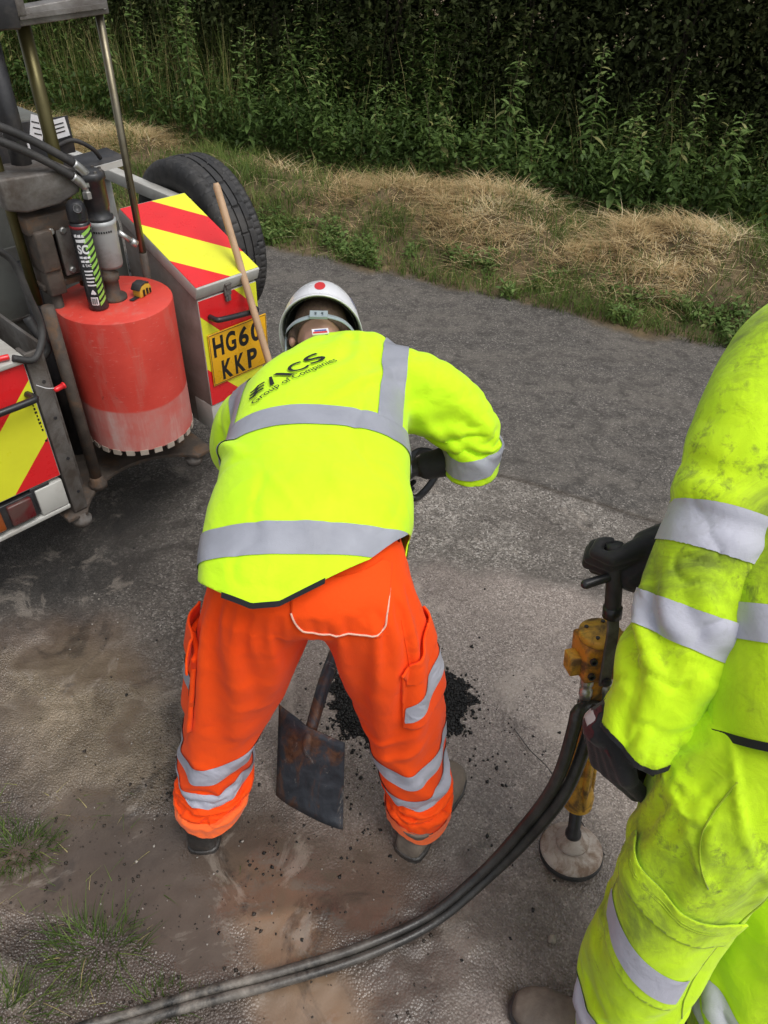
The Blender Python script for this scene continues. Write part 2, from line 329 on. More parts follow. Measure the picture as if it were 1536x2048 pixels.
    smooth_ = mth(nt, 'SUBTRACT', 1.0, mth(nt, 'MULTIPLY', mth(nt, 'MAXIMUM', mth(nt, 'MAXIMUM', a['clay'], a['pud']), mth(nt, 'MULTIPLY', a['fine'], .72)), .96))
    b1 = nt.nodes.new('ShaderNodeBump'); b1.inputs['Distance'].default_value = .0045; nt.links.new(ds, b1.inputs['Height']); nt.links.new(mth(nt, 'MULTIPLY', smooth_, 1.0), b1.inputs['Strength'])
    b2 = nt.nodes.new('ShaderNodeBump'); b2.inputs['Distance'].default_value = .004; nt.links.new(fin, b2.inputs['Height']); nt.links.new(mth(nt, 'MULTIPLY', smooth_, .6), b2.inputs['Strength']); nt.links.new(b1.outputs[0], b2.inputs['Normal'])
    b3n = nt.nodes.new('ShaderNodeBump'); b3n.inputs['Distance'].default_value = .012; nt.links.new(mid, b3n.inputs['Height']); nt.links.new(mth(nt, 'MULTIPLY', smooth_, .5), b3n.inputs['Strength']); nt.links.new(b2.outputs[0], b3n.inputs['Normal']); b3 = b3n.outputs[0]
    nt.links.new(b3, p.inputs['Normal'])
    return m
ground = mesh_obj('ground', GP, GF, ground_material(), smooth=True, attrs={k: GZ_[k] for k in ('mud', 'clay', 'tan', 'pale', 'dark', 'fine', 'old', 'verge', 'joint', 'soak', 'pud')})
ground['kind'] = 'structure'
def gz(x, y): return float(ground_z(A_(x, y, 0)[None])[0])

# ------------------------------------------------------------------ vegetation
def rotm(yaw, pitch, roll):
    cy, sy, cp, sp, cr, sr = np.cos(yaw), np.sin(yaw), np.cos(pitch), np.sin(pitch), np.cos(roll), np.sin(roll); n = len(yaw)
    Rz = np.zeros((n, 3, 3)); Rz[:, 0, 0] = cy; Rz[:, 0, 1] = -sy; Rz[:, 1, 0] = sy; Rz[:, 1, 1] = cy; Rz[:, 2, 2] = 1
    Rx = np.zeros((n, 3, 3)); Rx[:, 0, 0] = 1; Rx[:, 1, 1] = cp; Rx[:, 1, 2] = -sp; Rx[:, 2, 1] = sp; Rx[:, 2, 2] = cp
    Ry = np.zeros((n, 3, 3)); Ry[:, 1, 1] = 1; Ry[:, 0, 0] = cr; Ry[:, 0, 2] = sr; Ry[:, 2, 0] = -sr; Ry[:, 2, 2] = cr
    return Rz@Rx@Ry
LV = np.array([[0, 0, 0], [-.2, .3, .05], [.2, .3, .05], [0, .42, -.03], [-.17, .62, .02], [.17, .62, .02], [0, 1, -.14]], float)
LF = np.array([[0, 3, 1], [0, 2, 3], [1, 3, 4], [3, 2, 5], [3, 6, 4], [3, 5, 6]])
LV4 = np.array([[0, 0, 0], [-.24, .45, .05], [.24, .45, .05], [0, .48, -.04], [0, 1, -.10]], float); LF4 = np.array([[0, 3, 1], [0, 2, 3], [1, 3, 4], [3, 2, 4]])
def scatter(tv, tf, pos, yaw, pitch, roll, scale, width=None):
    n = len(pos); R = rotm(yaw, pitch, roll); T = np.broadcast_to(tv, (n,)+tv.shape)*np.asarray(scale)[:, None, None]
    if width is not None: T = T*np.stack([width, np.ones(n), np.ones(n)], 1)[:, None, :]
    V = np.einsum('nij,nkj->nki', R, T)+pos[:, None, :]; k = len(tv)
    return V.reshape(-1, 3), (np.arange(n)[:, None, None]*k+tf[None]).reshape(-1, tf.shape[1]), k
def leaves(pos, yaw, pitch, roll, scale, rnd, width=None, small=False):
    V, F, k = scatter(LV4 if small else LV, LF4 if small else LF, pos, yaw, pitch, roll, scale, width); return V, F, np.repeat(rnd, k)
def blades(pos, yaw, h, w, lean, rnd, lift=1.0, twist=None):
    n = len(pos); ts = np.array([0, .3, .62, 1.]); V = np.zeros((n, 7, 3)); d = np.c_[np.cos(yaw), np.sin(yaw), np.zeros(n)]
    tw = yaw+np.pi/2 if twist is None else yaw+np.pi/2+twist; s = np.c_[np.cos(tw), np.sin(tw), np.zeros(n)]
    for k, t in enumerate(ts):
        c = pos+d*(lean*h*(t**1.6))[:, None]; c[:, 2] += lift*h*(t-np.minimum(lean, 1.4)*.42*t*t)
        if k < 3: V[:, 2*k] = c-s*(w*(.5, .46, .3)[k])[:, None]; V[:, 2*k+1] = c+s*(w*(.5, .46, .3)[k])[:, None]
        else: V[:, 6] = c
    F = np.array([[0, 1, 3], [0, 3, 2], [2, 3, 5], [2, 5, 4], [4, 5, 6]])
    return V.reshape(-1, 3), (np.arange(n)[:, None, None]*7+F[None]).reshape(-1, 3), np.repeat(rnd, 7)
def joinv(parts):
    V = []; F = []; R = []; n = 0
    for v, f, r in parts: V.append(v); F.append(f+n); R.append(r); n += len(v)
    return np.vstack(V), np.vstack(F), np.concatenate(R)
def gpos(x, y):
    P = np.c_[x, y, np.zeros(len(x))]; P[:, 2] = ground_z(P)-.004; return P
U = rng.uniform
M_hedge = leafmat('hedge_leaf', [(0, (.031, .041, .016)), (.55, (.066, .086, .030)), (.9, (.115, .138, .046)), (1, (.18, .175, .07))], .85, .3)
M_weed = leafmat('weed_leaf', [(0, (.032, .058, .014)), (.5, (.072, .125, .030)), (.88, (.13, .20, .050)), (1, (.26, .26, .09))], .5, .3)
M_grass = leafmat('grass_blade', [(0, (.045, .080, .015)), (.5, (.11, .175, .036)), (.82, (.19, .24, .06)), (1, (.45, .38, .17))], .5, .3)
M_hay = leafmat('dry_straw', [(0, (.24, .15, .06)), (.3, (.52, .38, .19)), (.65, (.74, .59, .34)), (1, (.86, .75, .50))], .6, .3)
M_weed2 = leafmat('tall_weed_leaf', [(0, (.07, .12, .034)), (.5, (.14, .225, .062)), (.9, (.22, .32, .10)), (1, (.34, .34, .14))], .5, .4)
M_stem = M('weed_stem', (.09, .085, .035), .7, var=.4)
M_twig = M('hedge_branch', (.05, .038, .026), .85, var=.4)

# hedge: a deep leafy mass along the far side, with its woody stems
hedge = thing('hedge', 'dark overgrown hedge filling the background behind the grass verge', 'hedge', (*at_pq(0., 3.0), 0))
ho = A_(*at_pq(0., 3.0), 0)
N = 165000
p = U(-7.5, 7.0, N); q = 2.35+U(0, 1, N)**1.5*1.9; z = U(0.02, 3.3, N)
P3 = np.c_[p, q, z]; face = .30*fbm(P3, .9, 61, 3)+.16*fbm(P3, 3, 63, 2)-.10*np.sin(z*1.1)-sstep(1.6, 3.0, z)*.35
q = q+face
keep = vnoise(P3, 2.1, 65)+.6*vnoise(P3, 6, 66) > -.95
p, q, z = p[keep], q[keep], z[keep]; n = len(p); xy = at_pq(p, q)
pos = np.c_[xy, z+.15]; rn = np.clip(.48+.33*vnoise(P3[keep], 2.7, 67)+U(-.3, .3, n), 0, 1)
Vh, Fh, Rh = leaves(pos, U(0, 6.28, n), U(-1.1, .5, n), U(-.6, .6, n), U(.03, .075, n), rn, U(.8, 1.5, n), True)
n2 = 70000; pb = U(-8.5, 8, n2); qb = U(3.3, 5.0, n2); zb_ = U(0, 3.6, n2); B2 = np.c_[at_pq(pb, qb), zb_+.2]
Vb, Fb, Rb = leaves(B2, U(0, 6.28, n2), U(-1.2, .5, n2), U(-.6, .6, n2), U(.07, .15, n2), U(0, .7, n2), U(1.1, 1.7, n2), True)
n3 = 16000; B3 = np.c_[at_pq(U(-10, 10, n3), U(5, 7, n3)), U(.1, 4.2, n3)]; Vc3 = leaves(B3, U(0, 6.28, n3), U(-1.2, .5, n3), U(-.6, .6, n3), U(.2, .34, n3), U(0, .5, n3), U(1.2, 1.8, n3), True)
Vh, Fh, Rh = joinv([(Vh, Fh, Rh), (Vb, Fb, Rb), Vc3])
o = mesh_obj('foliage', Vh, Fh, M_hedge, hedge, off=ho, attrs={'rnd': Rh}); o['kind'] = 'stuff'
mb = MB()
for k in range(40):
    pp, qq = U(-6, 5.5), U(3.0, 3.9); b = A_(*at_pq(pp, qq), .05); hgt = U(1.6, 3.1)
    t = np.linspace(0, 1, 6)[:, None]; dr = A_(U(-.5, .5), U(-.5, .3), hgt); path = b+t*dr+np.c_[U(-.05, .05, 6), U(-.05, .05, 6), np.zeros(6)]
    mb.tube(path, np.linspace(U(.012, .028), .005, 6), 6)
o = mb.build('branches', M_twig, hedge, True, off=ho); o['kind'] = 'stuff'

# tall leafy weeds: single plants
def weed_arrays(base, hgt, nodes, size, lean, seed, droop=.25, tip=.35, bush=1):
    g = np.random.default_rng(seed); L = []; t = np.linspace(0, 1, 9); az = g.uniform(0, 6.28)
    path = np.c_[base[0]+lean[0]*t**2+.012*np.sin(t*7+az), base[1]+lean[1]*t**2+.012*np.cos(t*6+az), base[2]+hgt*t]
    pos = []; yaw = []; pit = []; sc = []
    for k in range(nodes):
        s = .12+.88*(k+.5)/nodes; i = s*8; a = int(min(i, 7)); c = path[a]+(path[a+1]-path[a])*(i-a)
        l = size*(1.05-(1-tip)*s**2.2)*g.uniform(.75, 1.15); y0 = az+k*1.571+g.uniform(-.3, .3)
        for j in (0, 1):
            pos.append(c); yaw.append(y0+j*np.pi+g.uniform(-.25, .25)); pit.append(g.uniform(-.55, .15)-droop+.7*s*s); sc.append(l)
            for e_ in range(g.integers(0, 1+bush)):
                pos.append(c+A_(g.uniform(-.02, .02)*bush, g.uniform(-.02, .02)*bush, .01)); yaw.append(y0+j*np.pi+g.uniform(-.9, .9)); pit.append(g.uniform(-.3, .8)); sc.append(l*g.uniform(.45, .8))
    m = len(pos); r = np.clip(g.normal(.5, .2, m)+.25*np.linspace(-.5, 1, m), 0, 1)
    return path, (np.array(pos), np.array(yaw), np.array(pit), g.uniform(-.4, .4, m), np.array(sc), r, g.uniform(.6, 1.0, m))
def weed(x, y, hgt, nodes, size, lean, seed, label):
    b = A_(x, y, gz(x, y)-.01); t = thing('tall_weed', label, 'plant', b, 0, 'tall weeds in front of the hedge')
    path, a = weed_arrays(b, hgt*1.08, int(nodes*1.15), size*1.35, lean, seed, .25, .45, 5); V, F, R = leaves(*a)
    mesh_obj('leaves', V, F, M_weed2, t, off=b, attrs={'rnd': R})['kind'] = 'stuff'
    MB().tube(path, np.linspace(.006, .002, 9), 6).build('stem', M_stem, t, True, off=b)
weed(1.50, 6.29, 1.12, 20, .105, (-.05, .02), 101, 'tallest leafy weed standing alone against the dark hedge, right of centre')
weed(1.66, 5.98, .72, 14, .11, (.05, -.05), 102, 'bushy green weed at the right foot of the tallest weed')
weed(2.12, 6.03, .92, 17, .10, (.08, -.02), 103, 'upright leafy weed between the bushy weed and the narrow-leaved pair at right')
weed(2.44, 5.76, .86, 18, .12, (-.03, -.04), 104, 'left one of the narrow-leaved weed pair behind the straw at far right')
weed(2.68, 5.42, .80, 18, .12, (.04, -.03), 105, 'right one of the narrow-leaved weed pair, nearest the right picture edge')
weed(-1.95, 7.28, 1.15, 22, .09, (.05, .0), 106, 'tall pale-tipped weed rising behind the spare tyre')
weed(-2.95, 8.0, 1.25, 22, .09, (.1, -.05), 107, 'tall green weed just right of the thin steel rod of the rig')
weed(.62, 6.45, .62, 13, .09, (.06, -.06), 108, 'pale weed with hanging seed heads above the middle of the straw')
weed(1.06, 6.22, .58, 12, .10, (-.1, -.02), 109, 'low arching weed left of the tallest weed')
weed(-.25, 6.95, .7, 14, .09, (.0, -.05), 110, 'medium green weed behind the left end of the cut straw')
for k, (x, y, hg, sz, lab) in enumerate([(2.92, 5.55, .75, .12, 'leafy weed beside the grey roadworks lamp'), (1.86, 6.05, .60, .11, 'short leafy weed right of the tallest weed'), (.30, 6.60, .55, .10, 'low leafy weed above the left half of the straw'), (-.75, 7.15, .75, .10, 'leafy weed right of the spare tyre'), (-1.45, 7.25, .95, .10, 'tall leafy weed above the spare tyre'), (-2.45, 7.7, 1.1, .09, 'tall weed left of the spare tyre'), (.85, 6.75, .95, .10, 'tall leafy weed left of the tallest weed, near the hedge')]):
    weed(x, y, hg, int(10+hg*10), sz, (.05*(-1)**k, -.04), 120+k, lab)
# undergrowth: everything between the verge and the hedge that nobody could count
parts = []; tubes = MB()
NP = 850; PP = U(-6.5, 5.2, NP); QQ = 1.55+U(0, 1, NP)**.8*1.35+.18*np.sin(PP*1.3)+np.where((PP > -1.2) & (PP < .6), .25, 0); XY = at_pq(PP, QQ); BB = gpos(XY[:, 0], XY[:, 1])
HH = U(.12, .36, NP)+.36*(QQ-1.55)*U(.3, 1, NP)+np.maximum(0, vnoise(np.c_[PP, QQ*.7, 0*PP], 1.6, 75)+.1)*U(.5, 1.0, NP)+np.where((PP < -1.6) | (PP > 1.4), U(0, .4, NP), 0)
for k in range(NP):
    b = BB[k]; hh = float(HH[k])
    path, a = weed_arrays(b, hh, int(6+hh*12), U(.065, .125), (U(-.12, .12), U(-.15, .05)), 1000+k); parts.append(leaves(*a))
    if k % 5 == 0: tubes.tube(path[::2], np.linspace(.005, .002, 5), 4)
n = 34000; pp = U(-6.5, 5.5, n); qq = 1.4+U(0, 1, n)**1.2*1.5; xy = at_pq(pp, qq); b = gpos(xy[:, 0], xy[:, 1]); b[:, 2] += U(0, 1, n)**1.5*.5
parts.append(leaves(b, U(0, 6.28, n), U(-.9, .5, n), U(-.5, .5, n), U(.03, .075, n), np.clip(.42+.3*vnoise(b, 3, 70)+U(-.25, .25, n), 0, 1), U(.8, 1.4, n)))
V, F, R = joinv(parts); un = mesh_obj('undergrowth', V, F, M_weed, attrs={'rnd': R})
tag(un, 'dense green nettles and brambles between the verge and the hedge', 'undergrowth', kind='stuff')
us = tubes.build('stalks', M_stem, un, True); us['kind'] = 'stuff'
# tall seeding grass, mostly behind the rig
n = 2200; pp = np.where(U(0, 1, n) < .85, U(-6.2, -2.6, n), U(-2.0, 4.5, n)); qq = U(1.6, 3.0, n); xy = at_pq(pp, qq); b = gpos(xy[:, 0], xy[:, 1])
V, F, R = blades(b, U(0, 6.28, n), U(.5, 1.25, n), U(.004, .008, n), U(.05, .5, n), np.clip(U(.35, 1.15, n), 0, 1))
tag(mesh_obj('tall_grass', V, F, M_grass, attrs={'rnd': R}), 'tall thin seeding grass in front of the hedge', 'grass', kind='stuff')
# verge grass along the lane edge
parts = []
n = 62000; pp = U(-5.5, 4.6, n); qq = U(-.03, 1.9, n); dens = sstep(np.where(pp > 0, .42, .75), .05, qq)*.9+sstep(1.2, 1.7, qq)*.7+.25*fbm(np.c_[pp, qq, 0*pp], 2.2, 80, 3)+.1
dens = dens+.55*np.clip(.15-1.9*fbm(np.c_[pp*.7, qq, 0*pp], 1.7, 96, 3), 0, 1)
dens = np.where(pp < -.1, np.maximum(dens, .55+.4*fbm(np.c_[pp, qq, 0*pp], 2.5, 81, 2)-.4*sstep(.6, 1., qq)), dens)
k = U(0, 1, n) < dens*(.55+.9*(vnoise(np.c_[pp, qq, 0*pp], 7, 82) > -.1)); pp, qq = pp[k], qq[k]; n = len(pp); xy = at_pq(pp, qq-.05*U(0, 1, n)); b = gpos(xy[:, 0], xy[:, 1])
dry = np.clip(.4+.25*vnoise(b, 2.5, 83)+U(-.3, .3, n)+.15*(pp < 0), 0, 1)
parts.append(blades(b, U(0, 6.28, n), U(.05, .17, n)*(1+.7*(vnoise(b, 3.5, 84) > .2)), U(.003, .006, n), U(.3, 1.3, n), dry))
V, F, R = joinv(parts)
tag(mesh_obj('verge_grass', V, F, M_grass, attrs={'rnd': R}), 'rough green grass growing along the far edge of the lane', 'grass', kind='stuff')
# leafy ground weeds in the strip nearest the lane
n = 16000; pp = U(-1.8, 4.6, n); qq = -.02+.36*U(0, 1, n)**1.2; k = vnoise(np.c_[pp, qq, 0*pp], 2.3, 90)+.5*vnoise(np.c_[pp, qq, 0*pp], 6, 91)+.35*(pp > .3) > .12
pp, qq = pp[k], qq[k]; n = len(pp); xy = at_pq(pp, qq); b = gpos(xy[:, 0], xy[:, 1]); b[:, 2] += U(0, 1, n)**1.4*.10
V, F, R = leaves(b, U(0, 6.28, n), U(-.3, .8, n), U(-.5, .5, n), U(.02, .055, n), np.clip(U(.25, 1.0, n), 0, .97), U(.7, 1.3, n))
tag(mesh_obj('verge_weeds', V, F, M_weed2, attrs={'rnd': R}), 'low leafy green weeds hugging the edge of the lane', 'weeds', kind='stuff')
# mown hay lying on the verge
parts = []
n = 105000; pp = U(-5.5, 4.6, n); qq = U(.12, 1.95, n)
hd = np.exp(-((qq-np.where(pp > 0, .80, .95)-.12*np.sin(pp*.9))/.50)**2)*(1.0+.7*fbm(np.c_[pp, qq, 0*pp], 1.4, 86, 3))
hd = hd*np.clip(.55+1.9*fbm(np.c_[pp*.7, qq, 0*pp], 1.7, 96, 3), .05, 1.25)
hd = np.where(pp > .2, hd*1.35, hd); hd = np.where((pp < -1.0) & (pp > -3.0), hd*.3, hd)
hd = np.where((pp < .0) & (pp > -3), hd*(.2+.8*sstep(.75, 1.1, qq)), hd); hd = np.where(pp < -3, np.maximum(hd, sstep(.2, .5, qq)*.9), hd)
k = U(0, 1, n) < hd*1.1; pp, qq = pp[k], qq[k]; n = len(pp); xy = at_pq(pp, qq); b = gpos(xy[:, 0], xy[:, 1]); cl = vnoise(b, 5.5, 87)
b[:, 2] += U(0, 1, n)**1.3*(.035+.06*np.clip(cl+.4, 0, 1))
yw = U(0, 6.28, n)*.55+3*vnoise(b, 4, 88)
parts.append(blades(b, yw, U(.07, .30, n), U(.0026, .0058, n), U(.9, 1.5, n), np.clip(.45+.3*vnoise(b, 3, 89)+U(-.35, .4, n), 0, 1), U(-.05, .5, n), U(-.6, .6, n)))
V, F, R = joinv(parts)
tag(mesh_obj('cut_hay', V, F, M_hay, attrs={'rnd': R}), 'mown straw-coloured hay lying in a mounded strip on the verge', 'hay', kind='stuff')
# grass tufts in the mud at the near left
def tuft(x, y, n, r, h, seed, label):
    b0 = A_(x, y, gz(x, y)); t = thing('grass_tuft', label, 'grass', b0, 0, 'grass tufts in the near mud'); g = np.random.default_rng(seed)
    rr = r*1.15*g.uniform(0, 1, n)**.62; an = g.uniform(0, 6.28, n); bx, by = x+rr*np.cos(an)*1.3, y+rr*np.sin(an)*.8; b = gpos(bx, by)
    ya = an+g.uniform(-.9, .9, n); V, F, R = blades(b, ya, g.uniform(.25, 1.15, n)*h, g.uniform(.0018, .0034, n), g.uniform(.35, 1.5, n), np.clip(g.normal(.18, .36, n), 0, 1))
    mesh_obj('blades', V, F, M_grass, t, off=b0, attrs={'rnd': R})['kind'] = 'stuff'
tuft(-1.0, .86, 300, .085, .07, 201, 'green grass tuft at the left picture edge beside pale stones')
tuft(-.68, .62, 260, .085, .085, 202, 'dark sprawling grass tuft in the mud just above the hose')
tuft(-.85, .46, 300, .09, .075, 203, 'grass tuft in the bottom left corner of the picture')
tuft(-.50, .50, 120, .06, .045, 204, 'thin flattened grass beside the hose at the bottom')
# thin scattered blades and dead straw around the tufts
n = 900; bx, by = U(-1.25, -.35, n), U(.32, 1.05, n); k = U(0, 1, n) < np.clip(.75-1.1*(bx+1.15)+.3*vnoise(np.c_[bx, by, 0*bx], 6, 95), .04, 1); bx, by = bx[k], by[k]; n = len(bx); b = gpos(bx, by)
V, F, R = blades(b, U(0, 6.28, n), U(.015, .055, n), U(.0012, .0026, n), U(.8, 1.6, n), np.clip(U(.1, 1.3, n), 0, 1), U(.15, .8, n))
tag(mesh_obj('sparse_grass', V, F, M_grass, attrs={'rnd': R}), 'sparse short grass and dead straw trodden into the near left mud', 'grass', kind='stuff')
# ------------------------------------------------------------------ the coring rig (local frame: x across its rear, y forward, z up)
RIG_A = A_(-.72, 2.457, 0); RYAW = math.radians(49.34)
rig = thing('coring_rig', 'road coring rig with red core barrel, drill mast and red and yellow chevron lockers', 'rig', RIG_A, RYAW)
M_lock = M('locker_paint', (.50, .50, .47), .45, var=.12, scale=5, dirt=(.20, .165, .13), dscale=4, dlo=.45, dhi=.75, damt=.7, bumpd=.0006, bscale=200)
M_lockside = M('dirty_shaded_locker_side', (.27, .245, .225), .6, var=.18, scale=4, dirt=(.15, .12, .10), dscale=7, dlo=.42, dhi=.7, damt=.75)  # darker than the locker paint: dirt plus side shading put into the colour
M_red = M('chevron_red', (.72, .018, .022), .32, var=.08, scale=9, dirt=(.30, .10, .08), dscale=14, dlo=.62, dhi=.8, damt=.4, coat=.3)
M_yel = M('chevron_yellow', (.78, .80, .035), .35, var=.06, scale=9, dirt=(.30, .29, .12), dscale=16, dlo=.64, dhi=.8, damt=.5, coat=.3)
M_steel = M('worn_steel', (.19, .18, .17), .5, .35, var=.3, scale=9, dirt=(.065, .048, .036), dscale=8, dlo=.38, dhi=.62, damt=.85, bumpd=.0015, bscale=60)
M_rust = M('rusty_steel', (.085, .068, .056), .75, .2, var=.4, scale=16, dirt=(.17, .095, .05), dscale=14, dlo=.50, dhi=.66, damt=.7, bumpd=.002, bscale=80)
M_dark = M('black_steel', (.030, .030, .033), .42, .1, var=.3, dirt=(.12, .105, .09), dscale=9, dlo=.5, dhi=.75, damt=.6, bumpd=.0008)
M_chrome = M('oily_rod', (.20, .18, .13), .32, .85, var=.2, scale=7, dirt=(.10, .075, .03), dscale=7, dlo=.45, dhi=.7, damt=.6)
M_brass = M('greased_column', (.115, .10, .035), .36, .6, var=.3, scale=6, dirt=(.06, .05, .02), dscale=6, dlo=.4, dhi=.65, damt=.7)
M_rub = M('black_rubber', (.022, .022, .023), .62, var=.25, scale=20, dirt=(.11, .10, .09), dscale=6, dlo=.45, dhi=.75, damt=.45, bumpd=.0008, bscale=160)
M_blk = M('black_plastic', (.02, .02, .023), .35, var=.2, scale=12)
M_gal = M('zinc_fitting', (.55, .55, .53), .35, .8, var=.2, scale=20, dirt=(.2, .18, .15), dscale=20)
M_grn = M('olive_panel', (.115, .12, .108), .6, var=.15, scale=4, dirt=(.06, .05, .04), dscale=5, dlo=.45, dhi=.7, damt=.7)
M_plate = M('plate_yellow', (.80, .42, .012), .3, var=.05, scale=8, dirt=(.35, .2, .05), dscale=10, dlo=.6, dhi=.8, damt=.5)
M_ink = M('black_print', (.012, .012, .012), .5, var=.1)
M_white = M('white_print', (.80, .80, .82), .55, var=.05, dirt=(.45, .43, .40), dscale=9, damt=.5)
X1, Y1, Z1 = A_(1, 0, 0), A_(0, 1, 0), A_(0, 0, 1)
def text_arrays(body, size=1.0, shear=0.0, bold=0.0, cell=None, spacing=1.0):
    cu = bpy.data.curves.new('text', 'FONT'); cu.body = body; cu.size = size; cu.shear = shear; cu.offset = bold; cu.space_character = spacing; cu.resolution_u = 5
    ob = bpy.data.objects.new('text', cu); COL.objects.link(ob); dg = bpy.context.evaluated_depsgraph_get(); dg.update()
    me = bpy.data.meshes.new_from_object(ob.evaluated_get(dg)); bm = bmesh.new(); bm.from_mesh(me)
    if cell:
        xs = [v.co.x for v in bm.verts]; ys = [v.co.y for v in bm.verts]
        for ax, lo, hi in ((0, min(xs), max(xs)), (1, min(ys), max(ys))):
            for c in np.arange(lo+cell, hi, cell):
                co = (c, 0, 0) if ax == 0 else (0, c, 0); no = (1, 0, 0) if ax == 0 else (0, 1, 0)
                bmesh.ops.bisect_plane(bm, geom=bm.verts[:]+bm.edges[:]+bm.faces[:], plane_co=co, plane_no=no)
    bm.verts.index_update(); bm.verts.ensure_lookup_table(); V = np.array([v.co[:] for v in bm.verts]); F = [tuple(v.index for v in f.verts) for f in bm.faces]
    bm.free(); bpy.data.objects.remove(ob); bpy.data.curves.remove(cu); bpy.data.meshes.remove(me); return V, F
def flat_text(body, o, ux, uy, width, height, parent, m=None, bold=.0, shear=0, name='lettering'):
    V, F = text_arrays(body, 1.0, shear, bold); lo, hi = V.min(0), V.max(0); W_ = (V-lo)/(hi-lo+1e-9)
    P = np.asarray(o)+W_[:, :1]*np.asarray(ux)*width+W_[:, 1:2]*np.asarray(uy)*height
    return mesh_obj(name, P, F, m or M_ink, parent)
def clip_poly(poly, n, c):
    """keep the part of a 2-D polygon where n.p <= c"""
    out = []
    for k in range(len(poly)):
        a, b = poly[k], poly[(k+1) % len(poly)]; da, db = n[0]*a[0]+n[1]*a[1]-c, n[0]*b[0]+n[1]*b[1]-c
        if da <= 0: out.append(a)
        if (da < 0 < db) or (db < 0 < da): t = da/(da-db); out.append((a[0]+(b[0]-a[0])*t, a[1]+(b[1]-a[1])*t))
    return out
def chevrons(rect, n, cuts, o, ux, uy, t, parent):
    """diagonal red and yellow sheeting: rect in plane coordinates, bands along n.p between cuts, first band red or yellow"""
    x0, y0, x1, y1 = rect; base = [(x0, y0), (x1, y0), (x1, y1), (x0, y1)]
    edges = [-9]+cuts[1]+[9]; c = cuts[0]
    for a, b in zip(edges[:-1], edges[1:]):
        pl = clip_poly(clip_poly(base, n, b), (-n[0], -n[1]), -a)
        if len(pl) > 2: MB().prism(pl, o, ux, uy, t).build('chevron_band', M_red if c == 'r' else M_yel, parent)
        c = 'y' if c == 'r' else 'r'
# right-hand locker
RB = MB().prism([(0.001, .49), (0, .945), (.445, 1.115), (.445, .36), (.06, .36), (.06, .49)], (-.012, 0, 0), Y1, Z1, X1*.272).build('locker', M_lockside, rig, bevel=.003)
RB['label'] = 'right-hand tapered locker carrying the number plate'
MB().box((.125, .055, .425), (.276, .115, .126)).build('corner_block', M_lock, RB, bevel=.003)
MB().box((.124, -.002, .716), (.274, .006, .452)).build('rear_panel', M_lock, RB, bevel=.002)
lid_u = nrm(A_(0, .44, .17)); lid_n = nrm(np.cross(X1, lid_u))
LID = MB().prism([(-.004, -.012), (.474, -.012), (.474, .038), (-.004, .038)], A_(-.022, -.008, .962), lid_u, lid_n, X1*.292).build('lid', M_lock, RB, bevel=.004)
chevrons((.001, .004, .289, .468), nrm(A_(1, 1.0)), ('r', [.16/1.414, .385/1.414, .605/1.414]), A_(-.022, -.008, .962)+lid_n*.0385, X1, lid_u, lid_n*.0015, LID)
chevrons((-.011, .494, .259, .940), nrm(A_(1, 1)), ('r', [.648/1.414, .868/1.414, 1.094/1.414]), A_(0, -.0052, 0), X1, Z1, A_(0, -.0015, 0), RB)
hp = spline([(.03, -.008, .868), (.034, -.042, .868), (.06, -.052, .866), (.19, -.052, .852), (.222, -.045, .85), (.226, -.008, .85)], 6)
MB().tube(hp, .011, 10).build('grab_handle', M_blk, RB, True)
LT = MB().box((.118, -.012, .955), (.03, .012, .05)).box((.118, -.018, .965), (.018, .012, .02)).cyl((.104, -.02, .975), (.132, -.02, .975), .005).build('toggle_latch', M_steel, RB, bevel=.0015)
MB().box((.118, -.012, .918), (.022, .010, .02)).cyl((.118, -.018, .914), (.118, -.018, .938), .004, n=8).build('hook', M_steel, LT)
PL = MB().box((.148, -.012, .69), (.286, .004, .222)).build('number_plate', M_plate, RB, bevel=.0015); PL['label'] = 'amber number plate reading HG60 KKP'
for bx, bz, bw_, bh_ in ((.148, .584, .28, .002), (.148, .796, .28, .002), (.009, .69, .002, .21), (.287, .69, .002, .21)): MB().box((bx, -.0143, bz), (bw_, .0006, bh_)).build('plate_border', M_rub, PL)
for i, (ch, x, z) in enumerate([('H', .022, .70), ('G', .083, .70), ('6', .146, .70), ('0', .208, .70), ('K', .052, .592), ('K', .116, .592), ('P', .18, .592)]):
    flat_text(ch, A_(x, -.0145, z), X1, Z1, .05, .085, PL, M_ink, bold=.035)
# left-hand locker
LB = MB().box((-.86, .24, .715), (.386, .476, .452)).build('locker', M_lock, rig, bevel=.004); LB['label'] = 'left-hand locker above the tail lamp'
MB().box((-.862, .235, .953), (.40, .50, .018)).build('lid', M_lock, LB, bevel=.004)
chevrons((-1.04, .496, -.672, .940), nrm(A_(-1, 1)), ('r', [1.33/1.414, 1.552/1.414, 1.77/1.414]), A_(0, -.0002, 0), X1, Z1, A_(0, -.0015, 0), LB)
hp = spline([(-.69, -.002, .835), (-.688, -.035, .836), (-.705, -.05, .836), (-.90, -.05, .838), (-.915, -.04, .838), (-.916, -.002, .838)], 6)
MB().tube(hp, .012, 10).build('grab_handle', M_blk, LB, True)
for k in range(9): MB().box((-.684+.0006*k, -.0022, .79-k*.014-(.03 if k > 7 else 0)), (.004+.002*(k % 3), .001, .008)).build('sticker_mark', M_ink, LB)
MB().box((-.722, .02, .42), (.10, .05, .112)).build('bumper_end', M_lock, rig, bevel=.004)
TL = MB().box((-.865, .025, .424), (.18, .05, .10)).build('tail_lamp', M_dark, rig, bevel=.003)
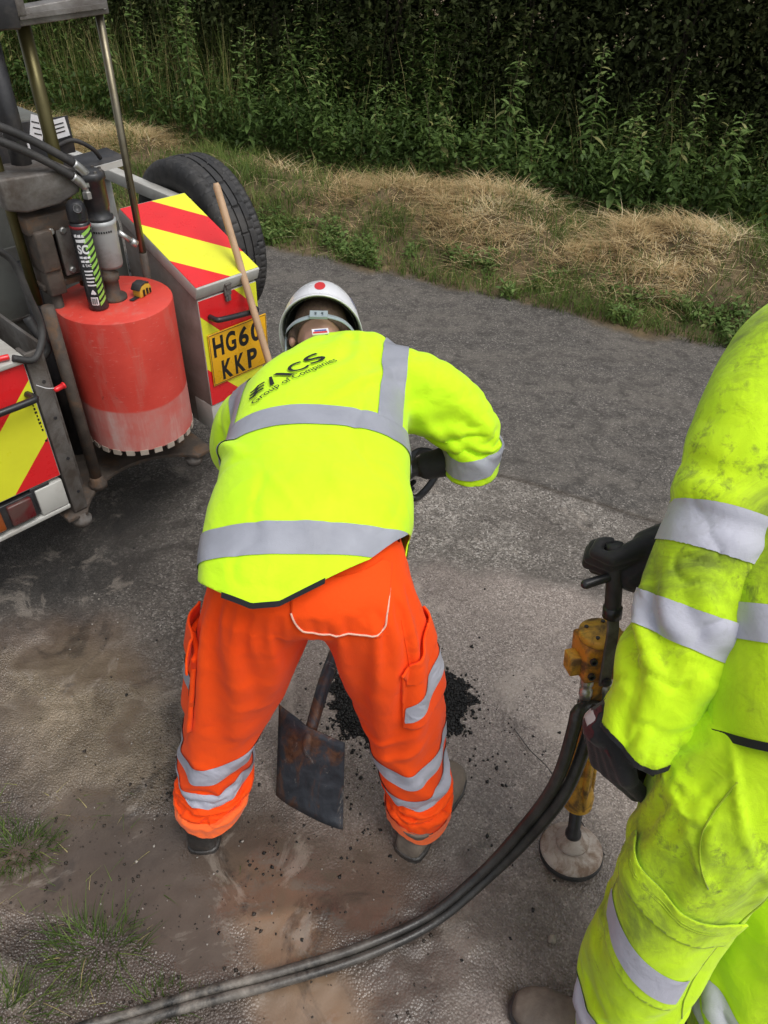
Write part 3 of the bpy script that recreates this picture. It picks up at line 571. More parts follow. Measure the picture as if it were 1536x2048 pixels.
M_lens = M('red_lens', (.13, .008, .012), .25, var=.3, scale=10, dirt=(.09, .07, .06), dscale=9, dlo=.4, dhi=.65, damt=.7); M_amb = M('amber_lens', (.30, .07, .01), .3, var=.2, dirt=(.09, .07, .06), dscale=9, dlo=.45, dhi=.7, damt=.7)
MB().box((-.835, -.004, .425), (.085, .02, .085)).build('lens', M_lens, TL, bevel=.006); MB().box((-.925, -.003, .425), (.05, .018, .085)).build('lens', M_amb, TL, bevel=.006)
MB().box((-.95, .04, .352), (.56, .09, .018)).build('bumper_rail', M_lock, rig, bevel=.004)
MB().box((-.76, .03, .972), (.014, .05, .012)).cyl((-.745, .01, .975), (-.705, .0, .975), .009).build('red_key', M_red, LB, bevel=.002)
# slot: post, plates, back wall
po = MB().prism([(-.664, -.008), (-.612, -.008), (-.612, .004), (-.652, .004), (-.652, .05), (-.664, .05)], (0, 0, .315), X1, Y1, Z1*.655).build('angle_post', M_steel, rig, bevel=.002)
for z in (.40, .55, .72, .86): MB().cyl((-.63, -.007, z), (-.63, -.0105, z), .006, n=8).build('bolt', M_dark, po)
MB().tube(spline([(-.658, -.012, .86), (-.632, -.022, .842), (-.606, -.022, .832)], 5), .0012, 5).build('cord', M_white, po)
MB().lathe([(.0, -.02), (.007, -.02), (.009, -.012), (.009, .012), (.011, .012), (.011, .018), (.0, .018)], (-.592, -.022, .828), (1, .1, .1), 14).build('red_toggle', M_red, po, True)
MB().box((-.33, .47, .70), (.64, .012, .82)).build('back_wall', M_grn, rig, bevel=.002)
MB().box((-.33, .46, .86), (.62, .014, .008)).build('wall_seam', M_steel, rig)
MB().box((-.585, .26, .66), (.012, .40, .60)).build('side_wall', M_steel, rig, bevel=.002)
th = np.linspace(-.15, np.pi+.15, 26); arc = [(-.375+.29*math.cos(t), -.17+.29*math.sin(t)) for t in th]
bp = [(-.03, .48), (-.70, .48), (-.70, -.02)]+[(x, y) for x, y in arc[::-1] if -.66 < x < -.09 and y > -.03]+[(-.05, -.02)]
MB().prism(bp[::-1], (0, 0, .292), X1, Y1, Z1*.016).build('base_plate', M_rust, rig, bevel=.002)
MB().box((-.30, .40, .325), (.6, .04, .05)).build('cross_member', M_rust, rig, bevel=.004)
for x, y in ((-.645, .0), (-.12, .02)):
    f = MB().lathe([(.018, 0), (.032, .004), (.036, .018), (.036, .03), (.024, .036), (.024, .06), (0, .06)], (x, y, .245)).build('stabiliser_pad', M_steel, rig, True)
gc = MB().cyl((-.515, .085, .30), (-.515, .085, 1.05), .021).build('guide_column', M_rust, rig, True)
MB().lathe([(.034, 0), (.034, .02), (.026, .03), (.026, .05), (0, .05)], (-.515, .085, .305)).build('collar', M_rust, gc, True)
MB().cyl((-.45, .34, .30), (-.45, .34, 1.1), .03).build('guide_column', M_dark, rig, True)
# core barrel
def barrel_material():
    m, nt, p = newmat('barrel_paint'); v = objco(nt); s = nt.nodes.new('ShaderNodeSeparateXYZ'); nt.links.new(v, s.inputs[0])
    red = ramp(nt, noise_n(nt, 6, 6, .6, v), [(.3, (.56, .045, .032)), (.7, (.70, .075, .052))])
    st = noise_n(nt, 9, 8, .7, objco(nt, (1, 1, .12)), .2); scr = noise_n(nt, 30, 6, .7, objco(nt, (1, 1, 6)), .3)
    red = mixc(nt, ramp(nt, scr, [(.60, 0), (.70, .5)]), red, (.62, .35, .30)); red = mixc(nt, ramp(nt, noise_n(nt, 13, 9, .72, objco(nt, (1, 1, .2)), .5), [(.54, 0), (.72, .5)]), red, (.50, .20, .16)); red = mixc(nt, ramp(nt, noise_n(nt, 45, 6, .7, v, .3), [(.64, 0), (.70, .7)]), red, (.30, .035, .03))
    low = ramp(nt, mth(nt, 'ADD', s.outputs[2], mth(nt, 'MULTIPLY', mth(nt, 'SUBTRACT', noise_n(nt, 2.5, 2, .5, v), .5), .03)), [(.632, 1), (.640, 0)])
    dust = ramp(nt, st, [(.25, (.52, .30, .27)), (.5, (.55, .20, .17)), (.75, (.62, .50, .46))])
    dust = mixc(nt, ramp(nt, noise_n(nt, 4.5, 5, .6, v), [(.5, 0), (.66, .75)]), dust, (.58, .085, .065))
    col = mixc(nt, mth(nt, 'MULTIPLY', low, ramp(nt, noise_n(nt, 25, 5, .6, v), [(.2, .6), (.6, .95)])), red, dust)
    nt.links.new(col, p.inputs['Base Color']); nt.links.new(ramp(nt, low, [(0, .45), (1, .85)]), p.inputs['Roughness'])
    nt.links.new(bump(nt, scr, .0006), p.inputs['Normal']); return m
M_barrel = barrel_material(); bc = A_(-.26, .132, 0); BR = .199
n = 96; a = np.arange(n)*2*np.pi/n
def ring(r, z): return bc+np.c_[r*np.cos(a), r*np.sin(a), np.full(n, z)]
BA = MB().loft([ring(.0005, .985), ring(.06, .985), ring(BR-.004, .983), ring(BR-.001, .981), ring(BR, .977), ring(BR, .80), ring(BR, .60), ring(BR, .462), ring(BR-.006, .462), ring(BR-.006, .97), ring(.03, .97)], False).build('core_barrel', M_barrel, rig, True)
BA.data.set_sharp_from_angle(angle=math.radians(35)) if hasattr(BA.data, 'set_sharp_from_angle') else None
M_seg = M('diamond_segment', (.42, .36, .30), .8, var=.25, scale=30)
for k in range(24):
    t0 = 2*math.pi*k/24; tt = np.linspace(t0-.075, t0+.075, 4); pl = [((BR+.002)*math.cos(t), (BR+.002)*math.sin(t)) for t in tt]+[((BR-.009)*math.cos(t), (BR-.009)*math.sin(t)) for t in tt[::-1]]
    MB().prism(pl, bc+A_(0, 0, .443), X1, Y1, Z1*.022).build('cutting_segment', M_seg, BA)
MB().lathe([(.045, .983), (.045, .995), (.026, 1.0), (.026, 1.05), (.032, 1.055), (.032, 1.075), (.022, 1.08), (.022, 1.11), (0, 1.11)], bc).build('spindle', M_rust, rig, True)
# motor and gearbox
gb = A_(-.245, .14, 0)
GB = MB().lathe([(0, 1.095), (.040, 1.095), (.044, 1.105), (.046, 1.21), (.047, 1.235), (.049, 1.24), (.049, 1.252), (0, 1.254)], gb).build('gearbox', M('grey_casting', (.36, .37, .37), .5, .2, var=.1, dirt=(.15, .13, .1), dscale=6, damt=.5), rig, True)
for j in range(14): MB().box((gb[0]+.0465*math.sin(-2.1+j*.17), gb[1]-.0465*math.cos(-2.1+j*.17)-.0, 1.222), (.005, .002, .006), rz=-2.1+j*.17).build('stamped_mark', M_ink, GB)
MO = MB().lathe([(0, 1.254), (.044, 1.254), (.044, 1.262), (.036, 1.266), (.036, 1.29), (.039, 1.295), (.039, 1.375), (.044, 1.378), (.044, 1.395), (.034, 1.402), (0, 1.402)], gb).build('hydraulic_motor', M_dark, rig, True)
for j in range(8): t = j*.785; MB().cyl(gb+A_(.034*math.cos(t), .034*math.sin(t), 1.395), gb+A_(.034*math.cos(t), .034*math.sin(t), 1.406), .005, n=6).build('bolt', M_steel, MO)
MB().cyl(gb+A_(.05, -.01, 1.20), gb+A_(.085, -.02, 1.165), .009).cyl(gb+A_(.085, -.02, 1.165), gb+A_(.10, -.025, 1.15), .012).build('nipple', M_gal, GB, True)
# carriage, blocks and bolted plates
MB().prism([(-.53, 1.335), (-.47, 1.318), (-.36, 1.322), (-.29, 1.345), (-.275, 1.40), (-.30, 1.415), (-.53, 1.425)], (0, .14, 0), X1, Z1, Y1*.16).build('carriage_arm', M_steel, rig, bevel=.008)
MB().box((-.375, .235, 1.265), (.20, .13, .055)).build('carriage_top', M_rust, rig, bevel=.004)
MB().box((-.435, .205, 1.185), (.060, .10, .13)).build('slide_block', M_rust, rig, bevel=.006); MB().box((-.43, .215, 1.08), (.058, .10, .09)).build('slide_block', M_rust, rig, bevel=.006)
MB().box((-.355, .245, 1.17), (.09, .05, .17)).build('slide_plate', M_dark, rig, bevel=.004)
bpz = MB().box((-.345, .18, 1.175), (.085, .018, .175)).build('bolted_plate', M_steel, rig, bevel=.003)
MB().box((-.315, .16, 1.165), (.022, .03, .15)).build('clamp_bar', M_steel, bpz, bevel=.004)
for x, z in ((-.365, 1.235), (-.325, 1.235), (-.365, 1.105), (-.325, 1.105), (-.405, 1.24)):
    MB().lathe([(0, 0), (.011, 0), (.011, .006), (.008, .010), (0, .010)], (x, .171, z), (0, -1, 0), 8).build('bolt', M_gal, bpz)
MB().box((-.37, .24, 1.06), (.20, .1, .02)).build('carriage_foot', M_rust, rig, bevel=.003)
MB().cyl((-.43, .20, .62), (-.43, .20, 1.05), .018).build('feed_rod', M_rust, rig, True); MB().cyl((-.50, .12, .55), (-.50, .12, .80), .02).build('feed_cylinder', M_rust, rig, True)
# mast columns, rod and top beam
MB().cyl((-.395, .27, 1.26), (-.395, .27, 1.80), .03).build('mast_column', M_dark, rig, True)
MB().cyl((-.285, .27, 1.0), (-.285, .27, 1.80), .021).build('mast_column', M_brass, rig, True)
MB().cyl((-.485, .23, 1.0), (-.485, .23, 1.80), .016).build('mast_column', M_brass, rig, True)
MB().cyl((-.066, .225, .86), (-.066, .225, 1.80), .0125).build('thin_rod', M_chrome, rig, True)
MB().cyl((-.066, .225, .80), (-.066, .225, 1.07), .0148).build('rod_boot', M_rust, rig, True)
bm_ = MB().prism([(-.34, 1.775), (-.045, 1.792), (-.045, 1.83), (-.10, 1.838), (-.34, 1.815)], (0, .20, 0), X1, Z1, Y1*.06).build('top_beam', M_steel, rig, bevel=.003)
MB().box((-.19, .196, 1.806), (.27, .008, .012), ry=-.055).build('beam_rib', M_steel, bm_); MB().cyl((-.062, .20, 1.81), (-.062, .193, 1.81), .006, n=8).build('bolt', M_gal, bm_)
MB().box((-.44, .25, 1.815), (.22, .14, .085)).build('head_block', M_dark, rig, bevel=.006)
MB().box((-.32, .20, 1.825), (.035, .02, .05)).build('lug', M_steel, rig, bevel=.004)
# hoses to the motor
for k, (dz, dx) in enumerate(((0, 0), (-.035, -.012))):
    pth = spline([(-.62+dx, .20, 1.60+dz), (-.50+dx, .17, 1.565+dz), (-.40+dx, .15, 1.51+dz), (-.325+dx, .13, 1.455+dz), (-.29+dx, .125, 1.425+dz), (-.265+dx, .125, 1.395+dz)], 6)
    hz_ = MB().tube(pth[:-8], .0125, 10).build('hydraulic_hose', M_rub, rig, True); MB().tube(pth[-9:], .0135, 12).build('ferrule', M_gal, hz_, True)
    MB().lathe([(.012, 0), (.016, .003), (.016, .022), (.012, .025), (.012, .04), (0, .04)], pth[-1]-A_(0, 0, .035), (0, 0, 1), 6).build('union_nut', M_gal, hz_)
pth = spline([(-.66, .02, 1.30), (-.60, .03, 1.24), (-.585, .02, 1.12), (-.575, .02, 1.03), (-.60, .0, .98), (-.645, -.02, .95), (-.70, -.01, .972)], 6)
MB().tube(pth, .011, 8).build('control_cable', M_rub, rig, True)
pth = spline([(-.56, .16, 1.0), (-.55, .13, .94), (-.54, .12, .90), (-.57, .12, .87)], 6); MB().tube(pth, .016, 8).build('hydraulic_hose', M_rub, rig, True)
# white tags, tray and side rail behind the mast
M_paper = M('white_card', (.74, .74, .76), .6, var=.04)
for x, z, w, h, r in ((-.262, 1.455, .05, .075, .25), (-.175, 1.425, .045, .085, .35), (-.24, 1.375, .05, .035, 0), (-.092, 1.415, .06, .06, -.1)):
    tg = MB().box((x, .6, z), (w, .003, h), ry=r).build('instruction_card', M_paper, rig)
    for j in range(3): MB().box((x, .5978, z+h*(.25-.22*j)), (w*.6, .0008, .004), ry=r).build('printed_line', M_ink, tg)
MB().box((-.22, .605, 1.39), (.34, .006, .12)).build('card_board', M_dark, rig)
MB().box((.02, .62, 1.285), (.21, .15, .014), ry=-.06, rx=.05).build('tray', M_dark, rig, bevel=.003); MB().box((.02, .545, 1.277), (.21, .008, .022), ry=-.06).build('tray_lip', M_lock, rig)
MB().box((-.13, .62, 1.30), (.10, .12, .06)).build('valve_block', M_dark, rig, bevel=.005)
MB().tube(spline([(-.12, .6, 1.36), (-.06, .58, 1.375), (.0, .57, 1.34), (.03, .58, 1.30)], 6), .008, 8).build('control_cable', M_rub, rig, True)
MB().box((.30, 1.15, 1.10), (.05, 1.4, .05)).build('side_rail', M_lock, rig, bevel=.004)
for y in (.62, 1.1, 1.6): MB().box((.30, y, .80), (.04, .04, .55)).build('rail_post', M_lock, rig, bevel=.003)
MB().box((-.30, 1.25, .52), (1.3, 1.50, .05)).build('deck', M_grn, rig, bevel=.004)
for x in (-.75, .12): MB().box((x, 1.0, .44), (.07, 2.0, .10)).build('chassis_rail', M_dark, rig, bevel=.004)
MB().box((-.36, .8, 1.0), (.5, .3, .9)).build('power_pack', M_grn, rig, bevel=.01)
MB().box((-.85, .9, .80), (.35, .6, .50)).build('side_cabinet', M_lock, rig, bevel=.006)
# wheels
def wheel(c, R_, w_, name, label=None):
    """tyre standing in the y-z plane; tread with grooves and lateral sipes"""
    prof = [(R_*.60, -w_*.36), (R_*.66, -w_*.46), (R_*.80, -w_*.52), (R_*.91, -w_*.50), (R_*.965, -w_*.44)]
    gro = []
    for gx_ in (-.26, -.09, .09, .26): gro += [(R_*(1-.012*abs(gx_)*8), (gx_-.022)*w_), (R_*.972, (gx_-.018)*w_), (R_*.972, (gx_+.018)*w_), (R_*(1-.012*abs(gx_)*8), (gx_+.022)*w_)]
    prof = prof+[(R_*.982, -w_*.38)]+gro+[(R_*.982, w_*.38)]+[(r, -x) for r, x in prof[::-1]]
    prof += [(R_*.60, w_*.2), (R_*.60, -w_*.2)]
    n_ = 320; an = np.arange(n_)*2*np.pi/n_; rings = []
    for r, x in prof:
        rr = np.full(n_, r)
        if r > R_*.965: rr = rr-np.where(((np.arange(n_)+int(abs(x)/w_*40)) % (8 if abs(x) > .27*w_ else 16)) == 0, .007, 0)
        elif r > R_*.93: rr = rr-np.where((np.arange(n_) % 8) == 0, .005, 0)
        rings.append(np.asarray(c)+np.c_[np.full(n_, x), rr*np.cos(an), rr*np.sin(an)])
    V = np.vstack(rings); F = []; m_ = len(rings)
    for i in range(m_):
        for k in range(n_): F.append((i*n_+k, ((i+1) % m_)*n_+k, ((i+1) % m_)*n_+(k+1) % n_, i*n_+(k+1) % n_))
    t = mesh_obj(name, V, [f[::-1] for f in F], M_rub, rig, True); t.data.set_sharp_from_angle(angle=math.radians(32))
    if label: t['label'] = label
    MB().lathe([(0, -.02), (R_*.25, -.02), (R_*.3, .02), (R_*.52, .03), (R_*.58, -.035), (R_*.62, -.05), (R_*.62, .06), (0, .06)], c, (1, 0, 0), 36).build('rim', M_dark, t, True)
    for k in range(5): q = k*1.2566; MB().cyl(np.asarray(c)+A_(-.018, .075*math.cos(q), .075*math.sin(q)), np.asarray(c)+A_(-.035, .075*math.cos(q), .075*math.sin(q)), .010, n=6).build('wheel_nut', M_steel, t)
    return t
wheel((.425, .575, .895), .352, .205, 'spare_wheel', 'spare wheel standing upright beside the right-hand locker')
MB().box((.33, .575, .80), (.20, .06, .05)).build('spare_bracket', M_dark, rig, bevel=.003)
MB().box((.33, .62, .50), (.1, .3, .08)).build('outrigger', M_dark, rig, bevel=.003)
wheel((-.98, 1.35, .32), .32, .19, 'road_wheel'); wheel((.36, 1.35, .32), .32, .19, 'road_wheel')
MB().cyl((-.98, 1.35, .32), (.36, 1.35, .32), .03).build('axle', M_dark, rig, True)
def rw(l): c, s = math.cos(RYAW), math.sin(RYAW); return A_(RIG_A[0]+c*l[0]-s*l[1], RIG_A[1]+s*l[0]+c*l[1], l[2])
# ------------------------------------------------------------------ things lying on or leaning against the rig
can0 = rw((-.337, .10, .986)); can = thing('aerosol_can', 'tall black aerosol can with green striped label standing on the red core barrel', 'spray can', can0, RYAW)
CR = .0325; CH = .355
M_can = M('can_black', (.018, .018, .020), .3, var=.2, dirt=(.09, .085, .08), dscale=10, dlo=.5, dhi=.8, damt=.5, coat=.2)
MB().lathe([(0, 0), (CR-.002, 0), (CR+.001, .004), (CR, .012), (CR, .285), (CR-.004, .292), (0, .293)], (0, 0, 0), n=40).build('body', M_can, can, True)
MB().lathe([(0, .29), (CR-.003, .29), (CR-.001, .30), (CR-.002, .325), (CR-.006, .343), (CR-.014, .352), (0, CH)], (0, 0, 0), n=32).build('cap', M_blk, can, True)
MB().lathe([(.012, 0), (.015, .003), (.012, .006), (.009, .002), (0, .001)], (-.009, -.027, .335), (-.25, -.8, .5), 16).build('nozzle', M_dark, can, True)
MB().lathe([(CR-.001, .272), (CR+.0008, .273), (CR+.0008, .281), (CR-.001, .282)], (0, 0, 0), n=40).build('red_ring', M('can_red', (.25, .015, .02), .35), can, True)
M_lime = M('lime_print', (.30, .58, .10), .4, var=.1)
CFX = -math.radians(90)-RYAW*0+math.radians(-38)              # bearing (rig frame) of the side of the can that faces the lane
def wrap(V2, r): th_ = CFX+V2[:, 0]/CR; return np.c_[r*np.cos(th_), r*np.sin(th_), V2[:, 1]]
def can_patch(poly, mt, r=CR+.0008, name='label_print', cell=.004):
    bm = bmesh.new(); bm.faces.new([bm.verts.new((x, y, 0)) for x, y in poly]); xs = [p_[0] for p_ in poly]
    for c in (np.arange(min(xs)+cell, max(xs)-cell*.2, cell) if max(xs)-min(xs) > cell else []): bmesh.ops.bisect_plane(bm, geom=bm.verts[:]+bm.edges[:]+bm.faces[:], plane_co=(c, 0, 0), plane_no=(1, 0, 0))
    bm.verts.index_update(); bm.verts.ensure_lookup_table(); V2 = np.array([v.co[:] for v in bm.verts]); F = [tuple(v.index for v in f.verts) for f in bm.faces]; bm.free()
    return mesh_obj(name, wrap(V2, r), F, mt, can, True)
def can_text(s, x, y, w, h, mt, bold=.02):
    V, F = text_arrays(s, 1, 0, bold, .12); lo, hi = V.min(0), V.max(0); W_ = (V-lo)/(hi-lo+1e-9); mesh_obj('lettering', wrap(np.c_[x+W_[:, 0]*w, y+W_[:, 1]*h], CR+.0012), F, mt, can, True)
for x_, y_, w_, h_ in ((-.020, .249, .009, .010), (-.009, .249, .010, .010), (.003, .249, .008, .010), (-.018, .233, .030, .011), (-.018, .181, .011, .008), (-.005, .181, .010, .008), (.007, .181, .009, .008), (-.016, .168, .012, .008), (-.002, .168, .012, .008)): can_patch([(x_, y_), (x_+w_, y_), (x_+w_, y_+h_), (x_, y_+h_*.8)], M_white)
can_text('SC', -.018, .196, .034, .030, M_white, .04); can_text('& TAC', -.014, .154, .028, .009, M_white)
for j in range(5): can_patch([(-.013, .137-j*.012), (.014-.004*(j % 2), .137-j*.012), (.014-.004*(j % 2), .142-j*.012), (-.013, .142-j*.012)], M_white)
can_patch([(-.008, .060), (.008, .060), (.008, .064), (.004, .072), (0, .077), (-.004, .072), (-.008, .064)], M_white)
can_patch([(-.013, .022), (.010, .022), (.010, .050), (-.013, .050)], M_white)
for j in range(7): can_patch([(-.011+j*.0027, .025), (-.011+j*.0027+.0012+.0006*(j % 2), .025), (-.011+j*.0027+.0012+.0006*(j % 2), .047), (-.011+j*.0027, .047)], M_ink, CR+.0014)
for j in range(12): y0 = .018+j*.021; xl = .014+.008*max(0, (j-5)/6.)*-1; can_patch([(xl, y0), (.040, y0+.020), (.040, y0+.032), (xl, y0+.012)], M_lime)
tp = rw((-.172, .09, .985)); tape = thing('tape_measure', 'small yellow and black tape measure lying on top of the red core barrel', 'tape measure', tp, RYAW+math.radians(20))
M_ty = M('tape_yellow', (.62, .40, .045), .4, var=.15, dirt=(.1, .08, .05), dscale=30, damt=.6)
MB().prism([(-.030, 0), (.034, 0), (.034, .022), (.024, .038), (.004, .045), (-.018, .042), (-.030, .028)], (0, -.016, 0), X1, Z1, Y1*.034).build('case', M_ty, tape, bevel=.004)
MB().prism([(-.033, .026), (-.018, .040), (.004, .0435), (.022, .037), (.024, .043), (.004, .050), (-.021, .047), (-.036, .030)], (0, -.018, 0), X1, Z1, Y1*.038).build('rubber_grip', M_rub, tape, bevel=.003)
MB().box((-.012, -.0185, .015), (.008, .003, .022)).box((.006, -.0185, .016), (.008, .003, .020)).box((.022, -.0185, .013), (.006, .003, .016)).build('print', M_ink, tape)
MB().box((-.047, .0, .004), (.034, .018, .0012)).build('blade', M_blk, tape)
# pale wooden handle leaning against the locker
a0, a1 = A_(-.672, 2.697, 1.279), A_(-.491, 2.492, .70); dr = (a1-a0)/(a0[2]-a1[2]); ft = a1+dr*(.70-.0)
M_wood = M('ash_wood', (.50, .33, .20), .6, var=.18, scale=10, dirt=(.30, .20, .13), dscale=8, damt=.5, bumpd=.0006)
st0 = A_(ft[0], ft[1], 0); stick = thing('wooden_handle', 'long pale wooden tool handle leaning against the locker with the number plate', 'tool handle', st0)
MB().tube([a0+A_(0, 0, .004), a0-dr*-.01, a0+dr*.5, ft+A_(0, 0, .03)], [.009, .0135, .0140, .0145], 14).build('shaft', M_wood, stick, True, off=st0)
MB().tube([ft-dr*.09, ft+A_(0, 0, .004)], [.0160, .0150], 14).build('ferrule', M_steel, stick, True, off=st0)
# ------------------------------------------------------------------ cloth and body helpers
def remesh(mb, voxel, it=6, keep_quads=False):
    V, F = mb.arrays(); me = mesh_data('tmp', V, F); o = bpy.data.objects.new('tmp', me); COL.objects.link(o)
    r = o.modifiers.new('r', 'REMESH'); r.mode = 'VOXEL'; r.voxel_size = voxel
    if it: s_ = o.modifiers.new('s', 'SMOOTH'); s_.factor = .5; s_.iterations = it
    dg = bpy.context.evaluated_depsgraph_get(); dg.update(); ev = bpy.data.meshes.new_from_object(o.evaluated_get(dg))
    nv = len(ev.vertices); V = np.zeros(nv*3); ev.vertices.foreach_get('co', V); V = V.reshape(-1, 3)
    ev.calc_loop_triangles(); T = np.zeros(len(ev.loop_triangles)*3, np.int32); ev.loop_triangles.foreach_get('vertices', T); T = T.reshape(-1, 3)
    bpy.data.objects.remove(o); bpy.data.meshes.remove(me); bpy.data.meshes.remove(ev); return V, T
def remesh_q(mb, voxel, it=6):
    V, F = mb.arrays(); me = mesh_data('tmp', V, F); o = bpy.data.objects.new('tmp', me); COL.objects.link(o)
    r = o.modifiers.new('r', 'REMESH'); r.mode = 'VOXEL'; r.voxel_size = voxel; s_ = o.modifiers.new('s', 'SMOOTH'); s_.factor = .5; s_.iterations = it
    dg = bpy.context.evaluated_depsgraph_get(); dg.update(); ev = bpy.data.meshes.new_from_object(o.evaluated_get(dg))
    V = np.zeros(len(ev.vertices)*3); ev.vertices.foreach_get('co', V); V = V.reshape(-1, 3); F = [tuple(p.vertices) for p in ev.polygons]
    bpy.data.objects.remove(o); bpy.data.meshes.remove(me); bpy.data.meshes.remove(ev); return V, F
def subsurf(V, F):
    me = mesh_data('tmp', V, F); o = bpy.data.objects.new('tmp', me); COL.objects.link(o); o.modifiers.new('s', 'SUBSURF').levels = 1
    dg = bpy.context.evaluated_depsgraph_get(); dg.update(); ev = o.evaluated_get(dg).to_mesh(); P = np.zeros(len(ev.vertices)*3); ev.vertices.foreach_get('co', P); P = P.reshape(-1, 3)
    ev.calc_loop_triangles(); T = np.zeros(len(ev.loop_triangles)*3, np.int32); ev.loop_triangles.foreach_get('vertices', T); T = T.reshape(-1, 3)
    o.evaluated_get(dg).to_mesh_clear(); bpy.data.objects.remove(o); bpy.data.meshes.remove(me); return P, T
def drape(V, F, keep, pin, inset, frames=20, grow=.12, bend=10, tens=15, quality=4, fric=8):
    """hang a roomy garment on its wearer with the cloth solver; returns rest points, draped points, triangles"""
    T = np.array([t for f in F for t in ([f[:3], (f[0], f[2], f[3])] if len(f) == 4 else [f])]); N = vnormals(V, T)
    cme = mesh_data('collider', V-N*inset, F); co = bpy.data.objects.new('collider', cme); COL.objects.link(co); co.modifiers.new('c', 'COLLISION'); co.collision.thickness_outer = .004; co.collision.cloth_friction = fric
    kf = [f for f in F if all(keep[i] for i in f)]; used = sorted({i for f in kf for i in f}); mp = {o: n for n, o in enumerate(used)}; V0 = V[used]; F0 = [tuple(mp[i] for i in f) for f in kf]
    me = mesh_data('cloth', V0, F0); o = bpy.data.objects.new('cloth', me); COL.objects.link(o); vg = o.vertex_groups.new(name='pin')
    for n, i in enumerate(used):
        if pin[i] > 0: vg.add([n], float(pin[i]), 'ADD')
    c = o.modifiers.new('cl', 'CLOTH'); s = c.settings; s.quality = quality; s.mass = .25; s.tension_stiffness = tens; s.compression_stiffness = tens; s.shear_stiffness = 3; s.bending_stiffness = bend; s.tension_damping = 15; s.compression_damping = 15; s.air_damping = 3
    s.vertex_group_mass = 'pin'; s.shrink_min = -grow; s.shrink_max = -grow
    c.collision_settings.distance_min = .004; c.collision_settings.collision_quality = 2; c.collision_settings.use_self_collision = False
    c.point_cache.frame_start = 1; c.point_cache.frame_end = frames+2
    for fr in range(1, frames+1): S.frame_set(fr)
    dg = bpy.context.evaluated_depsgraph_get(); ev = o.evaluated_get(dg).data; P = np.zeros(len(ev.vertices)*3); ev.vertices.foreach_get('co', P); P = P.reshape(-1, 3)
    S.frame_set(1)
    for q in (o, co): m_ = q.data; bpy.data.objects.remove(q); bpy.data.meshes.remove(m_)
    P = np.where(np.isfinite(P), P, V0); R, T = subsurf(V0, F0); P2, T = subsurf(P, F0); return R, P2, T
def vnormals(V, T):
    n = np.cross(V[T[:, 1]]-V[T[:, 0]], V[T[:, 2]]-V[T[:, 0]]); N = np.zeros_like(V)
    for k in range(3): np.add.at(N, T[:, k], n)
    return N/(np.linalg.norm(N, axis=1)[:, None]+1e-12)
def clip_mesh(V, T, fields):
    """cut a triangle mesh along the zero lines of per-vertex fields, keeping every field >= 0; returns verts, tris, interpolation"""
    fs = [np.asarray(f, float) for f in fields]; ok = np.ones(len(T), bool)
    for f in fs: ok &= f[T].max(1) >= 0
    polys = [tuple(t) for t in T[ok]]; X = [tuple(v) for v in V]; VV = list(map(np.array, V)) if False else None
    base = len(V); extra = []; FV = [list(f) for f in fs]; cache = {}
    def cut(i, j, k):
        key = (min(i, j), max(i, j), k)
        if key in cache: return cache[key]
        a, b = FV[k][i], FV[k][j]; t = a/(a-b); idx = base+len(extra); pi = V[i] if i < base else extra[i-base]; pj = V[j] if j < base else extra[j-base]
        extra.append(pi+(pj-pi)*t)
        for m in range(len(FV)): FV[m].append(FV[m][i]+(FV[m][j]-FV[m][i])*t)
        FV[k][idx] = 0.0; cache[key] = idx; return idx
    for k in range(len(fs)):
        f = FV[k]; out = []
        for pl in polys:
            g = [f[i] >= 0 for i in pl]
            if all(g): out.append(pl); continue
            if not any(g): continue
            q = []
            for a in range(len(pl)):
                i, j = pl[a], pl[(a+1) % len(pl)]
                if g[a]: q.append(i)
                if g[a] != g[(a+1) % len(pl)]: q.append(cut(i, j, k))
            if len(q) > 2: out.append(tuple(q))
        polys = out
    allV = np.vstack([V, np.array(extra)]) if extra else V
    used = sorted({i for pl in polys for i in pl}); mp = {o: n for n, o in enumerate(used)}
    return allV[used], [tuple(mp[i] for i in pl) for pl in polys]
def vert_normals_poly(V, F):
    N = np.zeros_like(V)
    for f in F:
        n = np.cross(V[f[1]]-V[f[0]], V[f[2]]-V[f[0]])
        for i in f: N[i] += n
    return N/(np.linalg.norm(N, axis=1)[:, None]+1e-12)
def patch(name, V, T, N, fields, off, m, parent, org, bulge=None, thick=0):
    W_, F = clip_mesh(np.c_[V, N], T, fields)
    if not F: return None
    P, n = W_[:, :3], W_[:, 3:]; n = n/(np.linalg.norm(n, axis=1)[:, None]+1e-9); d = np.full(len(P), off)
    if bulge is not None: d = d+bulge(P)
    o = mesh_obj(name, P+n*d[:, None], F, m, parent, True, off=org)
    if thick: s_ = o.modifiers.new('t', 'SOLIDIFY'); s_.thickness = thick; s_.offset = -1
    return o
def ringpts(c, w, n_, hw, hd, k=40, e=2.4):
    a = np.arange(k)*2*np.pi/k; ca, sa = np.cos(a), np.sin(a)
    return np.asarray(c)+np.sign(ca)[:, None]*(np.abs(ca)**(2/e))[:, None]*np.asarray(w)*hw+np.sign(sa)[:, None]*(np.abs(sa)**(2/e))[:, None]*np.asarray(n_)*hd
